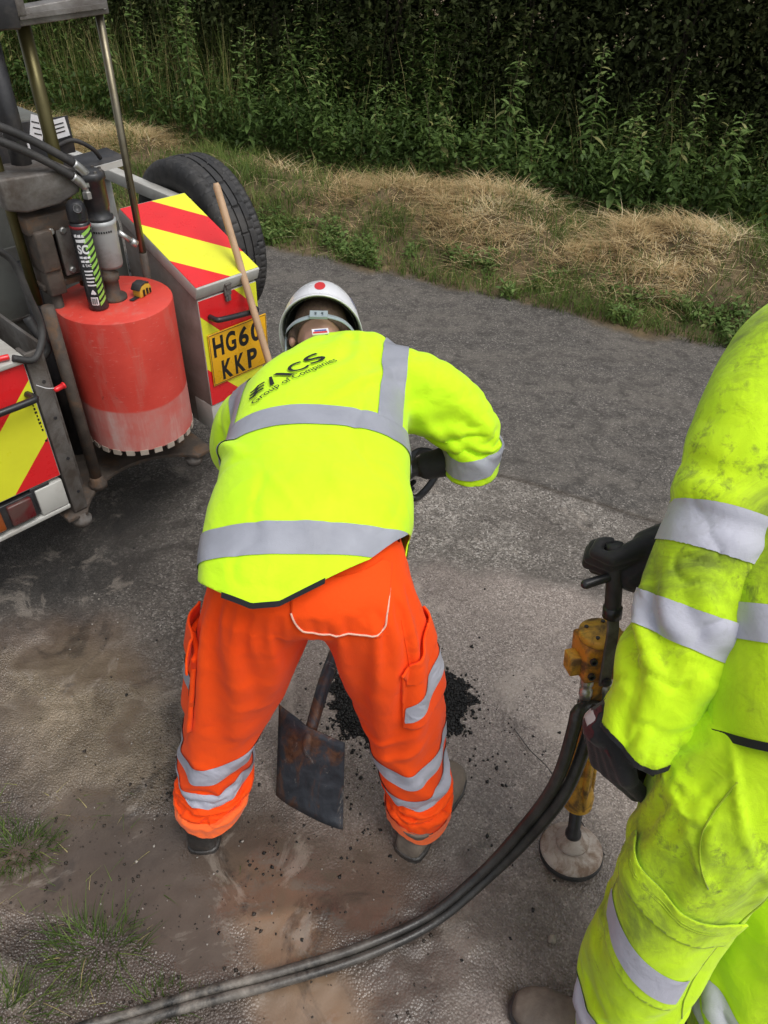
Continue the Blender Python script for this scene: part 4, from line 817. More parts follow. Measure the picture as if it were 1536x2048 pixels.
def torso(mb, rings, e=2.4):
    """rings: centre, half width, half depth, yaw of width axis, elevation of spine"""
    R = []
    for c, hw, hd, yaw, el in rings:
        y_, e_ = math.radians(yaw), math.radians(el); w = A_(math.cos(y_), math.sin(y_), 0); f = A_(-math.sin(y_), math.cos(y_), 0)
        R.append(np.r_[c, w*hw, (-f*math.sin(e_)+Z1*math.cos(e_))*hd])
    R = spline(R, 4); a = np.arange(44)*2*np.pi/44; ca, sa = np.cos(a), np.sin(a); u = np.sign(ca)*np.abs(ca)**(2/e); v = np.sign(sa)*np.abs(sa)**(2/e)
    return mb.loft([r[:3]+u[:, None]*r[3:6]+v[:, None]*r[6:9] for r in R])
def limb(mb, pts, n=20, s=5): P = spline(pts, s); return mb.tube(P[:, :3], P[:, 3], n)
def seg_d(P, a, b):
    a = np.asarray(a, float); b = np.asarray(b, float); e = b-a; t = np.clip(((P-a)@e)/(e@e), 0, 1); return np.linalg.norm(P-a-t[:, None]*e, axis=1), t
def folds(P, dirs, seed):
    """ridged cloth folds: each entry is (centre, reach, fold normal direction, wavelength, height)"""
    d = np.zeros(len(P)); wob = np.c_[vnoise(P, 6, seed), vnoise(P, 6, seed+1), vnoise(P, 6, seed+2)]*.02
    for k, (c, r, n_, wl, h) in enumerate(dirs):
        c = np.asarray(c); g = np.exp(-(((P-c)**2).sum(1))/(r*r)); ph = (P+wob*1.5-c)@nrm(n_)/wl*2*np.pi+2*vnoise(P, 5, seed+7+k)
        s_ = np.sin(ph); d += h*g*(np.sign(s_)*np.abs(s_)**.8*.5-.2*(s_ < -.5))
    return d
def wrinkles(P, n_, f1, f2, seed, amp, cut=.55):
    """long sharp-crested pull lines: ridged noise, fine across n_ and stretched along it"""
    n_ = nrm(n_); t1, t2, _ = frame(n_, (0, 0, 1) if abs(n_[2]) < .9 else (0, 1, 0)); wob = .035*vnoise(P, 3.5, seed+5)
    q = np.c_[(P@n_+wob)*f1, (P@t1)*f2, (P@t2)*f2]; r = 1-np.abs(vnoise(q, 1.0, seed))/cut; r = np.clip(r, 0, 1); gate = np.clip(.5+1.4*vnoise(P, 4.5, seed+9), 0, 1)
    return amp*gate*(r*r*(3-2*r))
def near(P, c, r): return np.exp(-((P-np.asarray(c))**2).sum(1)/(r*r))
def hand(mb, wrist, fwd, palm, side, curl=(.6, .7, .5), spread=.06, thumb=.5, s=1.0, fat=1.0):
    """a gloved hand: palm plus four fingers and a thumb as tapered chains. fwd: wrist to knuckles, palm: out of the palm, side +1 thumb on +x"""
    y = nrm(fwd); z = nrm(np.asarray(palm)-(np.asarray(palm)@y)*y); x = np.cross(y, z)*side; w = np.asarray(wrist, float); L = lambda a, b, c: w+(x*a+y*b+z*c)*s
    for i in range(4):
        xi = .030-.020*i; mb.capsule(L(xi*.55, .005, 0), L(xi, .085-.006*abs(i-1.2), 0), .019*s*fat, .0135*s*fat)
        ln = (.044, .049, .045, .035)[i]; p = L(xi, .088-.006*abs(i-1.2), 0); ang = 0; sp = (1.5-i)*spread
        for j, (f_, r0, r1) in enumerate(((1, .0115, .0105), (.68, .0105, .0095), (.55, .0095, .0080))):
            ang += curl[j]*(1+.06*i); d = y*math.cos(ang)+z*math.sin(ang)+x*sp*math.cos(ang); q = p+nrm(d)*ln*f_*s; mb.capsule(p, q, r0*s*fat, r1*s*fat); p = q
    p = L(.026, .022, .004); d1 = nrm(x*.75+y*.6+z*.35); d2 = nrm(x*(.55-thumb*.5)+y*.75+z*(.3+thumb*.7)); d3 = nrm(x*(.3-thumb*.6)+y*.8+z*(.3+thumb*.7))
    for d, ln, r0, r1 in ((d1, .040, .017, .0135), (d2, .032, .0130, .0115), (d3, .026, .0115, .0090)): q = p+d*ln*s; mb.capsule(p, q, r0*s*fat, r1*s*fat); p = q
    return L
def head_shape(mb, c, up, face, s=1.0):
    k = nrm(up); f = nrm(np.asarray(face)-(np.asarray(face)@k)*k); r = np.cross(f, k); c = np.asarray(c, float); L = lambda a, b, d: c+(r*a+f*b+k*d)*s
    mb.ell(L(0, -.008, .025), (r*.077*s, f*.098*s, k*.092*s), 24, 16); mb.ell(L(0, .022, -.045), (r*.058*s, f*.066*s, k*.070*s), 20, 12)
    mb.capsule(L(0, .068, -.085), L(0, .076, -.098), .024*s, .018*s); mb.capsule(L(0, .088, .02), L(0, .112, -.028), .010*s, .015*s); mb.capsule(L(-.016, .099, -.031), L(.016, .099, -.031), .009*s)
    mb.capsule(L(-.020, .086, -.062), L(.020, .086, -.062), .009*s); mb.capsule(L(-.05, .078, .033), L(.05, .078, .033), .011*s)
    for q in (-1, 1): mb.ell(L(q*.079, -.006, -.012), (r*.012*s+f*-.006*s*q*0, f*.020*s, k*.033*s), 12, 8)
    return L
M_skin = M('skin', (.50, .28, .215), .5, var=.10, scale=25, bumpd=.0005, bscale=220, dirt=(.42, .17, .13), dscale=9, dlo=.5, dhi=.7, damt=.5)
M_hair = M('short_brown_hair', (.085, .052, .034), .75, var=.4, scale=120, bumpd=.0015, bscale=260)
M_hv = fabric('hivis_yellow', (.60, .97, .012), wr=.005, tint=(.67, .98, .02))
M_hv2 = fabric('soiled_hivis_yellow', (.58, .88, .010), wr=.006, tint=(.66, .92, .014), dirt=(.09, .105, .03), damt=.80, dlo=.44, dhi=.66, dscale=4.5)
M_or = fabric('hivis_orange', (.98, .076, .002), wr=.004, tint=(.99, .095, .004), sheen=.05)
M_orl = fabric('faded_orange_hem', (.95, .15, .03), wr=.004)
M_tape = fabric('reflective_tape', (.36, .375, .43), rough=.36, var=.22, wr=.003, sheen=0)
M_tapec = fabric('creased_reflective_tape', (.46, .47, .55), rough=.38, var=.25, wr=.010, sheen=0)
M_tape2 = fabric('soiled_reflective_tape', (.50, .505, .58), rough=.45, var=.12, wr=.004, sheen=0, dirt=(.30, .30, .30), dscale=6, dlo=.5, dhi=.75, damt=.6)
M_hemk = fabric('black_binding', (.012, .012, .014), wr=.001)
M_pipe = fabric('pale_piping', (.80, .50, .38), wr=.001)
M_seam = fabric('seam_stitch', (.34, .47, .02), wr=.001)
M_glove = fabric('black_glove', (.018, .018, .020), rough=.6, wr=.003, dirt=(.09, .08, .075), dscale=9, dlo=.5, dhi=.8, damt=.6)
M_sleeve = fabric('dark_undersleeve', (.022, .023, .026), wr=.004)
M_boot = M('muddy_boot', (.13, .105, .085), .7, var=.3, scale=15, dirt=(.25, .205, .16), dscale=8, dlo=.4, dhi=.65, damt=.85, bumpd=.002, bscale=60)
M_bootk = M('dark_wet_boot', (.035, .032, .030), .4, var=.3, scale=15, dirt=(.14, .11, .085), dscale=10, dlo=.5, dhi=.7, damt=.7, bumpd=.002, bscale=60)
M_hat = M('white_helmet', (.74, .75, .78), .3, var=.03, scale=6, dirt=(.48, .47, .45), dscale=12, dlo=.6, dhi=.8, damt=.5, coat=.2)
M_hatin = M('helmet_lining', (.10, .10, .10), .8)
M_strap = fabric('grey_strap', (.30, .36, .38), wr=.001)
def boot(heel, toe, z, m, parent, org, hgt=.16, s=1.0, name='boot'):
    h = A_(heel[0], heel[1], z); t = A_(toe[0], toe[1], z); d = t-h; L = np.linalg.norm(d); d = d/L; r = np.cross(d, Z1); mb = MB(); R = []
    for u, hw, ht in ((-.02, .022, .05), (.0, .034, .075), (.10, .040, .10), (.25, .041, .11), (.42, .042, .098), (.60, .047, .082), (.78, .050, .070), (.92, .041, .058), (1.0, .026, .045), (1.02, .008, .03)):
        c = h+d*(u*L)+Z1*(ht/2+.012); R.append(ringpts(c, r, Z1, hw*s, ht/2, 20, 2.6))
    mb.loft(R); an = h+d*(.17*L); mb.tube([an+Z1*.05, an+Z1*.10, an+Z1*hgt-d*.005], [.043*s, .046*s, .052*s], 18)
    V, T = remesh(mb, .006, 3); V = V+vnormals(V, T)*(.0018*fbm(V, 40, 5, 2))[:, None]; V[:, 2] = np.maximum(V[:, 2], z+.014)
    b = mesh_obj(name, V, T, m, parent, True, off=org); so = MB(); R = []
    for u, hw in ((-.035, .012), (-.02, .030), (.02, .040), (.12, .044), (.3, .040), (.45, .041), (.62, .050), (.8, .053), (.94, .043), (1.02, .026), (1.04, .008)):
        c = h+d*(u*L)+Z1*.011; R.append(ringpts(c, r, Z1, hw*s, .012, 16, 6))
    so.loft(R).build('sole', M_bootk, b, True, off=org); return b
def helmet(c, up, face, parent, org, s=1.0, ribs=True):
    k = nrm(up); f = nrm(np.asarray(face)-(np.asarray(face)@k)*k); r = np.cross(f, k); c = np.asarray(c, float); n_ = 48; a = np.arange(n_)*2*np.pi/n_
    def pt(ph, th, e=0.0):
        ph = np.asarray(ph); hr = .112+e; hf = .138+e; hk = .145+e
        rim = -.012-.018*np.maximum(0, -np.sin(ph))
        return c+s*((np.cos(ph)*np.sin(th)**.82*hr)[..., None]*r+(np.sin(ph)*np.sin(th)**.82*hf)[..., None]*f+(hk*np.cos(th)+rim*np.sin(th)**3)[..., None]*k)
    rings = [pt(a, np.full(n_, t)) for t in np.linspace(.02, np.pi/2, 16)]
    last = rings[-1]; out = nrm(np.zeros(3)+1)*0
    fl = last+(last-c-((last-c)@k)[:, None]*k)*.045-k*.004; rings.append(fl); rings.append(fl-k*.004)
    V = np.vstack(rings); F = [(i*n_+j, i*n_+(j+1) % n_, (i+1)*n_+(j+1) % n_, (i+1)*n_+j) for i in range(len(rings)-1) for j in range(n_)]
    hat = mesh_obj('helmet', V, F, M_hat, parent, True, off=org); so = hat.modifiers.new('t', 'SOLIDIFY'); so.thickness = .0035; so.offset = 0
    hat['label'] = 'white safety helmet'
    sel = [j for j in range(n_) if math.sin(a[j]) > .35]; pe = MB(); A0 = fl[sel]; fw_ = [A0[i]+f*(.055*s*max(0, math.sin(a[j])-.35)/.65)-k*.012 for i, j in enumerate(sel)]
    P = np.vstack([A0, np.array(fw_), A0-k*.004, np.array(fw_)-k*.004]); m_ = len(sel); F = []
    for i in range(m_-1): F += [(i, i+1, m_+i+1, m_+i), (2*m_+i, 3*m_+i, 3*m_+i+1, 2*m_+i+1), (m_+i, m_+i+1, 3*m_+i+1, 3*m_+i)]
    pe.add(P, F).build('peak', M_hat, hat, True, off=org)
    rib = MB()
    for off in (-.022, 0, .022):
        Pp = [pt(np.array([math.pi/2 if t > 0 else -math.pi/2]), np.array([abs(t)]), .001)[0]+r*off for t in np.linspace(-1.15, 1.15, 18)]; rib.tube(Pp, .0035, 6)
    if ribs: rib.build('crown_rib', M_hat, hat, True, off=org)
    inn = [pt(a, np.full(n_, t), -.012) for t in np.linspace(.3, np.pi/2-.06, 8)]
    V = np.vstack(inn); F = [(i*n_+j, (i+1)*n_+j, (i+1)*n_+(j+1) % n_, i*n_+(j+1) % n_) for i in range(len(inn)-1) for j in range(n_)]
    mesh_obj('harness', V, F, M_hatin, hat, True, off=org)
    return hat, pt, (r, f, k)
def person_piece(name, V, T, m, parent, org): return mesh_obj(name, V, T, m, parent, True, off=org)
def drape_text(V2, F, o, ux, uy, bvh, ray, m, parent, org, lift=.003, name='lettering'):
    P = []
    for x, y in V2[:, :2]:
        q = o+ux*x+uy*y; hit = bvh.ray_cast(Vector(q-ray*.4), Vector(ray)); P.append(np.array(hit[0])-ray*lift if hit[0] is not None else q)
    return mesh_obj(name, np.array(P), F, m, parent, off=org)
def grid_poly(poly, cell=.01):
    bm = bmesh.new(); bm.faces.new([bm.verts.new((x, y, 0)) for x, y in poly])
    for ax in (0, 1):
        lo = min(p_[ax] for p_ in poly); hi = max(p_[ax] for p_ in poly)
        for c in np.arange(lo+cell, hi, cell): bmesh.ops.bisect_plane(bm, geom=bm.verts[:]+bm.edges[:]+bm.faces[:], plane_co=(c, 0, 0) if ax == 0 else (0, c, 0), plane_no=(1, 0, 0) if ax == 0 else (0, 1, 0))
    bm.verts.index_update(); bm.verts.ensure_lookup_table(); V = np.array([v.co[:] for v in bm.verts]); F = [tuple(v.index for v in f.verts) for f in bm.faces]; bm.free(); return V, F
def line_on(bvh, pts, ray, r, m, parent, org, name='stitching', n=6, lift=.001):
    P = spline(pts, n); Q = []
    for q in P:
        h = bvh.ray_cast(Vector(q-np.asarray(ray)*.3), Vector(ray)); Q.append(np.array(h[0])-np.asarray(ray)*lift if h[0] is not None else q)
    return MB().tube(Q, r, 6).build(name, m, parent, True, off=org)

# ------------------------------------------------------------------ the bending worker
o1 = A_(-.16, 1.02, 0)
w1 = thing('person', 'worker in yellow jacket and orange trousers bent double over a shovel', 'person', o1)
# body
mb = MB(); hc = A_(-.205, 1.832, 1.142); hup = nrm(A_(-.06, 1.0, .17)); hface = A_(.0, .2, -1)
HL = head_shape(mb, hc, hup, hface)
mb.capsule(A_(-.165, 1.68, 1.11), A_(-.20, 1.78, 1.15), .062, .056)
limb(mb, [(-.155, 1.11, .975, .10), (-.165, 1.2, 1.02, .11), (-.17, 1.4, 1.06, .11), (-.165, 1.62, 1.09, .10), (-.165, 1.70, 1.11, .07)])
limb(mb, [(-.02, 1.66, 1.09, .07), (.14, 1.68, 1.05, .05), (.235, 1.65, .94, .04), (.16, 1.655, .868, .034), (.11, 1.665, .838, .028)]); limb(mb, [(-.30, 1.6, 1.07, .07), (-.40, 1.65, .96, .05), (-.42, 1.72, .84, .045), (-.30, 1.70, .70, .035), (-.20, 1.60, .62, .03)])
limb(mb, [(-.255, 1.09, .93, .085), (-.33, 1.075, .78, .075), (-.37, 1.06, .64, .068), (-.41, 1.04, .42, .055), (-.45, .97, .10, .045)]); limb(mb, [(-.04, 1.09, .93, .085), (.04, 1.08, .78, .075), (.07, 1.065, .64, .065), (.1, 1.03, .45, .055), (.145, .985, .10, .045)])
V, T = remesh(mb, .0055, 3); body1 = person_piece('body', V, T, M_skin, w1, o1)
# close-cropped hair as a cap over the back of the skull
hk, hf_, hr_ = hup, nrm(hface-(hface@hup)*hup), np.cross(nrm(hface-(hface@hup)*hup), hup)
N1 = vnormals(V, T); rel = V-hc; patch('hair', V, T, N1, [.06-(rel@hf_)*1.0-.02, (rel@hk)+.028+.5*np.maximum(0, (rel@hf_)+.02), .12-np.linalg.norm(rel-hk*.02, axis=1)], .0022, M_hair, body1, o1)
for q in (-1, 1): MB().ell(HL(q*.032, .083, .006), (hr_*.012, hf_*.012, hk*.012), 12, 8).build('eye', M('eye_white', (.7, .68, .66), .2), body1, True, off=o1)
# trousers
mb = MB()
torso(mb, [((-.158, 1.21, 1.03), .18, .10, 8, 40), ((-.154, 1.13, .985), .205, .132, 6, 52), ((-.150, 1.085, .945), .218, .152, 4, 68), ((-.148, 1.07, .90), .208, .145, 2, 84), ((-.148, 1.07, .87), .17, .10, 2, 90)][::-1])
LL = [(-.246, 1.052, .93, .128), (-.292, 1.055, .81, .125), (-.345, 1.055, .66, .112), (-.392, 1.05, .51, .103), (-.416, 1.035, .40, .1), (-.428, 1.01, .30, .098), (-.440, .975, .19, .100), (-.446, .955, .12, .102), (-.448, .945, .03, .102)]
RL = [(-.050, 1.055, .93, .128), (.000, 1.06, .81, .122), (.052, 1.06, .66, .108), (.090, 1.05, .51, .096), (.106, 1.035, .42, .090), (.118, 1.02, .33, .088), (.134, 1.0, .22, .090), (.144, .985, .13, .092), (.148, .975, .04, .092)]
limb(mb, LL); limb(mb, RL); Vq, Fq = remesh_q(mb, .0122, 6)
R, V, T = drape(Vq, Fq, (Vq[:, 2] > .085) & ~((Vq[:, 1] > 1.13) & (Vq[:, 2] > 1.03)), np.maximum(np.where(Vq[:, 2] > .985, 1., 0.), np.clip((.20-Vq[:, 2])/.05, 0, 1)*.9), .022, 16, .11, 12, 15, 4)
N = vnormals(V, T)
def creases(P, w, seed, lim):
    # a few sharp pulled creases: ridged noise stretched along direction fields
    return -lim*np.clip(np.abs(fbm(P*w, 1.0, seed, 2))*-6+1, 0, 1)
ext = .002*fbm(V, 16, 300, 2)+wrinkles(R, (.55, 0, .8), 17, 3.5, 301, .010)*np.maximum(near(R, (-.36, .95, .60), .17), near(R, (-.44, .92, .2), .13))+wrinkles(R, (-.5, 0, .85), 17, 3.5, 304, .010)*np.maximum(near(R, (.06, .95, .60), .17), near(R, (.14, .92, .22), .13))+wrinkles(R, (.15, .2, 1), 20, 3, 307, .005)*near(R, (-.15, .92, .93), .2)+wrinkles(R, (-.6, 0, .8), 15, 3, 308, .008)*near(R, (-.40, .95, .40), .14)+wrinkles(R, (.6, 0, .8), 15, 3, 309, .007)*near(R, (.1, .95, .42), .14)
V = V+N*ext[:, None]; N = vnormals(V, T); legL = R[:, 0] < -.15
cuff = R[:, 2]-np.where(legL, .155, .115)-.012*np.sin(np.arctan2(R[:, 1]-.95, R[:, 0]+np.where(legL, .447, -.146))*2+1)
Vc, Fc = clip_mesh(V, T, [cuff]); tr1 = mesh_obj('trousers', Vc, Fc, M_or, w1, True, off=o1); tr1['label'] = 'orange hi-vis trousers with silver bands'
bvhT = BVHTree.FromPolygons([tuple(v) for v in V], [tuple(int(i) for i in t) for t in T])
sag = .014*np.cos((R[:, 0]+np.where(legL, .44, -.125))/.06)*(R[:, 1] < np.where(legL, 1.0, 1.01))
for lo, hi, left in ((.415, .470, 1), (.318, .368, 1), (.428, .478, 0), (.330, .378, 0)):
    zz = R[:, 2]+.35*np.where(legL, -(R[:, 1]-.95), -(R[:, 1]-.95))*.6+(.012 if left else .02)*0+sag*.9
    patch('reflective_band', V, T, N, [zz-lo, hi-zz, (-1 if left else 1)*(R[:, 0]+.15)], .003, M_tapec, tr1, o1)
for q in (-1, 1): patch('turn_up', V, T, N, [cuff, np.where(legL, .200, .162)-R[:, 2]+.012*np.sin(R[:, 0]*30), q*(R[:, 0]+.15)], .0035, M_orl, tr1, o1)
fl = poly_sd(np.c_[R[:, 0], R[:, 2]], [(-.178, 1.045), (.02, 1.045), (.018, .975), (.008, .940), (-.13, .945), (-.160, .962), (-.176, .995)])
patch('pocket_flap', V, T, N, [-fl, 1.06-R[:, 1]], .006, M_or, tr1, o1, thick=.004)
Yr = A_(0, 1, 0)
line_on(bvhT, [(-.176, .6, 1.0), (-.160, .6, .962), (-.13, .6, .946), (-.06, .6, .942), (.008, .6, .940), (.018, .6, .975), (.021, .6, 1.01)], Yr, .0022, M_pipe, tr1, o1, 'piping', lift=.008)
# cargo pockets, right then left
ang = np.arctan2(R[:, 1]-1.06, R[:, 0]-.03); pz = R[:, 2]
f_ = poly_sd(np.c_[ang*.115, pz], [(-.145, .80), (-.02, .85), (.05, .85), (.05, .66), (-.125, .64)])
patch('cargo_pocket', V, T, N, [-f_, R[:, 0]+.02], .008, M_or, tr1, o1, thick=.008)
f2 = poly_sd(np.c_[ang*.115, pz], [(-.155, .82), (-.125, .775), (-.02, .81), (.055, .82), (.055, .88), (-.02, .872)])
patch('pocket_flap', V, T, N, [-f2, R[:, 0]+.02], .013, M_or, tr1, o1, thick=.005)
f3 = poly_sd(np.c_[ang*.115, pz], [(-.122, .66), (-.122, .705), (-.06, .765), (.05, .785), (.05, .735), (-.05, .705)])
patch('reflective_band', V, T, N, [-f3, R[:, 0]+.02], .0105, M_tapec, tr1, o1)
angl = np.arctan2(R[:, 1]-1.06, -(R[:, 0]+.32))
f_ = poly_sd(np.c_[angl*.125, pz], [(-.09, .80), (.06, .82), (.06, .60), (-.085, .58)]); patch('cargo_pocket', V, T, N, [-f_, -.2-R[:, 0]], .014, M_or, tr1, o1, thick=.012)
f_ = poly_sd(np.c_[angl*.125, pz], [(-.10, .77), (.06, .78), (.06, .85), (-.09, .84)]); patch('pocket_flap', V, T, N, [-f_, -.2-R[:, 0]], .026, M_or, tr1, o1, thick=.005)
f_ = poly_sd(np.c_[angl*.125, pz], [(-.08, .68), (.06, .69), (.06, .73), (-.08, .72)]); patch('reflective_band', V, T, N, [-f_, -.2-R[:, 0]], .0175, M_tape, tr1, o1)
line_on(bvhT, [(.05, .5, .93), (.075, .5, .80), (.085, .5, .70)], Yr, .0012, M_or, tr1, o1, 'seam')
# jacket
mb = MB()
torso(mb, [((-.158, .90, .87), .205, .15, 10, 38), ((-.163, 1.0, .945), .226, .16, 10, 34), ((-.166, 1.11, .998), .236, .164, 9, 25), ((-.164, 1.24, 1.035), .242, .16, 8, 14), ((-.166, 1.38, 1.055), .240, .152, 8, 6),
    ((-.172, 1.52, 1.07), .232, .145, 10, 4), ((-.166, 1.648, 1.086), .224, .135, 15, 4), ((-.152, 1.735, 1.102), .180, .116, 20, 8), ((-.165, 1.785, 1.120), .102, .088, 22, 12)])
limb(mb, [(-.06, 1.655, 1.10, .105), (.045, 1.69, 1.098, .104), (.145, 1.695, 1.05, .095), (.223, 1.672, .97, .088), (.246, 1.64, .90, .080), (.245, 1.61, .80, .074)])
limb(mb, [(-.29, 1.57, 1.08, .10), (-.385, 1.61, 1.0, .095), (-.425, 1.69, .87, .085), (-.36, 1.74, .75, .075), (-.27, 1.70, .66, .065)])
Vq, Fq = remesh_q(mb, .0135, 6); slq = .85*Vq[:, 1]+.53*Vq[:, 2]
R, V, T = drape(Vq, Fq, ~((slq < 1.325) & (Vq[:, 1] < 1.4)) & ~((Vq[:, 0] > .12) & (Vq[:, 2] < .835)) & ~((Vq[:, 0] < -.15) & (Vq[:, 1] > 1.5) & (Vq[:, 2] < .69)), np.where((Vq[:, 1] > 1.755) & (np.abs(Vq[:, 0]+.165) < .13), 1., np.where((Vq[:, 0] < -.2) & (Vq[:, 1] > 1.5) & (Vq[:, 2] < .78), .9, np.where((Vq[:, 0] > .15) & (Vq[:, 2] < .93), .9, 0.))), .020, 12, .06, 14, 15, 4, 30)
N = vnormals(V, T)
ext = .006*fbm(V*[1, .8, 1], 4.5, 330, 3)+wrinkles(R, (.8, -.55, .1), 12, 2.5, 331, .020)*near(R, (.02, 1.45, 1.15), .20)+wrinkles(R, (.7, .7, 0), 11, 2.5, 333, .017)*near(R, (-.32, 1.35, 1.15), .22)+wrinkles(R, (1, .25, 0), 10, 2, 335, .017)*near(R, (-.18, 1.08, 1.12), .22)+wrinkles(R, (.5, .85, 0), 12, 2.5, 337, .016)*near(R, (.02, 1.2, 1.12), .17)+wrinkles(R, (.65, -.1, .75), 15, 3, 339, .017)*near(R, (.18, 1.64, 1.02), .15)+wrinkles(R, (-.4, .9, 0), 10, 2, 341, .012)*near(R, (-.15, 1.58, 1.2), .2)+creases(V, (6, 4.5, 6), 345, .004)
V = V+N*ext[:, None]; N = vnormals(V, T)
sl = .85*R[:, 1]+.53*R[:, 2]-.06*(R[:, 0]+.17); isarm = (R[:, 0] > .115) & (R[:, 1] > 1.45)
hemx = np.interp(R[:, 0], [-.5, -.40, -.30, -.24, -.19, -.12, -.03, .045, .2], [1.49, 1.475, 1.42, 1.395, 1.398, 1.435, 1.485, 1.555, 1.57])
hem = np.where((R[:, 1] > 1.45), 1.0, np.where(N[:, 2] > -.25, sl-hemx, sl-1.46)); hem = np.where(R[:, 1] > 1.45, 1.0, hem)
cuffr = np.where(isarm, R[:, 2]-.862-.10*(R[:, 0]-.25), 1.0); dl, tl = seg_d(R, (-.36, 1.74, .75), (-.27, 1.70, .66)); cuffl = np.where((R[:, 2] < .9) & (R[:, 1] > 1.5) & (R[:, 0] < -.1), R[:, 2]-.72, 1.0)
Vc, Fc = clip_mesh(V, T, [hem, cuffr, cuffl]); jk1 = mesh_obj('jacket', Vc, Fc, M_hv, w1, True, off=o1); jk1['label'] = 'yellow hi-vis jacket with silver bands and dark back print'
so = jk1.modifiers.new('t', 'SOLIDIFY'); so.thickness = .003; so.offset = -1
bvhJ = BVHTree.FromPolygons([tuple(v) for v in V], [tuple(int(i) for i in t) for t in T])
notarm = np.where((R[:, 0] > .10) & (R[:, 1] > 1.5), -1., 1.)
patch('reflective_band', V, T, N, [sl-1.488, 1.552-sl, 1.4-R[:, 1], hem], .003, M_tape, jk1, o1)
ml = R[:, 1]-.07*(R[:, 0]+.17)-.30*np.maximum(0, np.abs(R[:, 0]+.165)-.17); patch('reflective_band', V, T, N, [ml-1.352, 1.418-ml, 1.15-R[:, 1]*0-np.where(N[:, 2] < -.6, 2., 0)], .003, M_tape, jk1, o1)
patch('reflective_band', V, T, N, [R[:, 0]+.028-.03*(R[:, 1]-1.6), .034+.05*(R[:, 1]-1.6)-R[:, 0], ml-1.412, N[:, 2]-.1, 1.84-R[:, 1]], .0035, M_tape, jk1, o1)
patch('reflective_band', V, T, N, [-.352-R[:, 0], R[:, 0]+.405, ml-1.412, N[:, 2]-.05, R[:, 2]-1.06], .0035, M_tape, jk1, o1)
sb = R[:, 2]-.22*(R[:, 0]-.25)-.18*(R[:, 1]-1.62); patch('reflective_band', V, T, N, [np.where(isarm, sb-.893, -1.), .945-sb, cuffr], .003, M_tape, jk1, o1)
patch('hem_binding', V, T, N, [np.where(N[:, 2] > -.25, sl-hemx, -1)+.008, .003-(sl-hemx), -.11-R[:, 0], R[:, 0]+.30, 1.3-R[:, 1], N[:, 2]+.2], .0012, M_hemk, jk1, o1)
# back print: three swooshes, V, slanted stroke, C S and the line below
to = A_(-.312, 1.415, 1.215); tu = nrm(A_(-.128, 1.575, 0)-A_(-.312, 1.415, 0)); tv = nrm(A_(-tu[1], tu[0], 0)); dn = A_(0, 0, -1); tv = nrm(tv*.9+tu*-.35)
def on_back(poly): V2, F = grid_poly(poly, .006); drape_text(V2, F, to, tu, tv, bvhJ, dn, M_ink, jk1, o1, .006, 'print')
for k in range(3):
    x0, y0 = .030+k*.012, .041+k*.011; on_back([(x0-.014, y0), (x0-.004, y0-.006), (x0+.012, y0+.001), (x0+.024, y0-.004), (x0+.028, y0+.002), (x0+.014, y0+.008), (x0-.002, y0+.003), (x0-.010, y0+.006)])
on_back([(.066, .030), (.076, .028), (.104, .066), (.098, .068), (.074, .040)]); on_back([(.108, .067), (.119, .067), (.134, .027), (.121, .027)])
def back_text(s, x, y, w, h, bold, shear, cell=.18):
    V2, F = text_arrays(s, 1, shear, bold, cell); lo, hi = V2.min(0), V2.max(0); W2_ = (V2-lo)/(hi-lo+1e-9); drape_text(np.c_[x+W2_[:, 0]*w, y+W2_[:, 1]*h], F, to, tu, tv, bvhJ, dn, M_ink, jk1, o1, .006)
back_text('C', .139, .029, .048, .040, .012, .1); back_text('S', .192, .031, .046, .040, .012, .05); back_text('Group of Companies', .0, .0, .245, .026, .004, .35)
# right forearm sleeve and gloves
mb = MB(); limb(mb, [(.232, 1.645, .925, .034), (.205, 1.642, .885, .044), (.15, 1.655, .855, .043), (.105, 1.665, .835, .040)]); V, T = remesh(mb, .007, 3); person_piece('undersleeve', V+vnormals(V, T)*(.004*fbm(V, 18, 4, 2))[:, None], T, M_sleeve, w1, o1)
mb = MB(); limb(mb, [(-.28, 1.71, .68, .05), (-.235, 1.66, .645, .042), (-.20, 1.61, .615, .036)]); V, T = remesh(mb, .007, 3); person_piece('undersleeve', V, T, M_sleeve, w1, o1)
mb = MB(); mb.capsule((.125, 1.66, .842), (.10, 1.665, .832), .036, .032); hand(mb, A_(.105, 1.664, .833), A_(-.75, .15, -.45), A_(-.2, -.35, -.9), 1, (1.0, 1.2, .8), .02, .8); V, T = remesh(mb, .0042, 2); person_piece('glove', V, T, M_glove, w1, o1)
mb = MB(); mb.capsule((-.215, 1.63, .628), (-.19, 1.60, .612), .036, .032); hand(mb, A_(-.19, 1.60, .61), A_(.8, -.45, -.2), A_(-.1, .3, -.9), -1, (1.0, 1.2, .8), .02, .8); V, T = remesh(mb, .0042, 2); person_piece('glove', V, T, M_glove, w1, o1)
# boots
boot((-.468, .882), (-.490, 1.165), gz(-.46, .93)-.006, M_bootk, w1, o1, s=1.1); boot((.118, .900), (.272, 1.172), gz(.15, .95)-.002, M_boot, w1, o1, s=1.14)
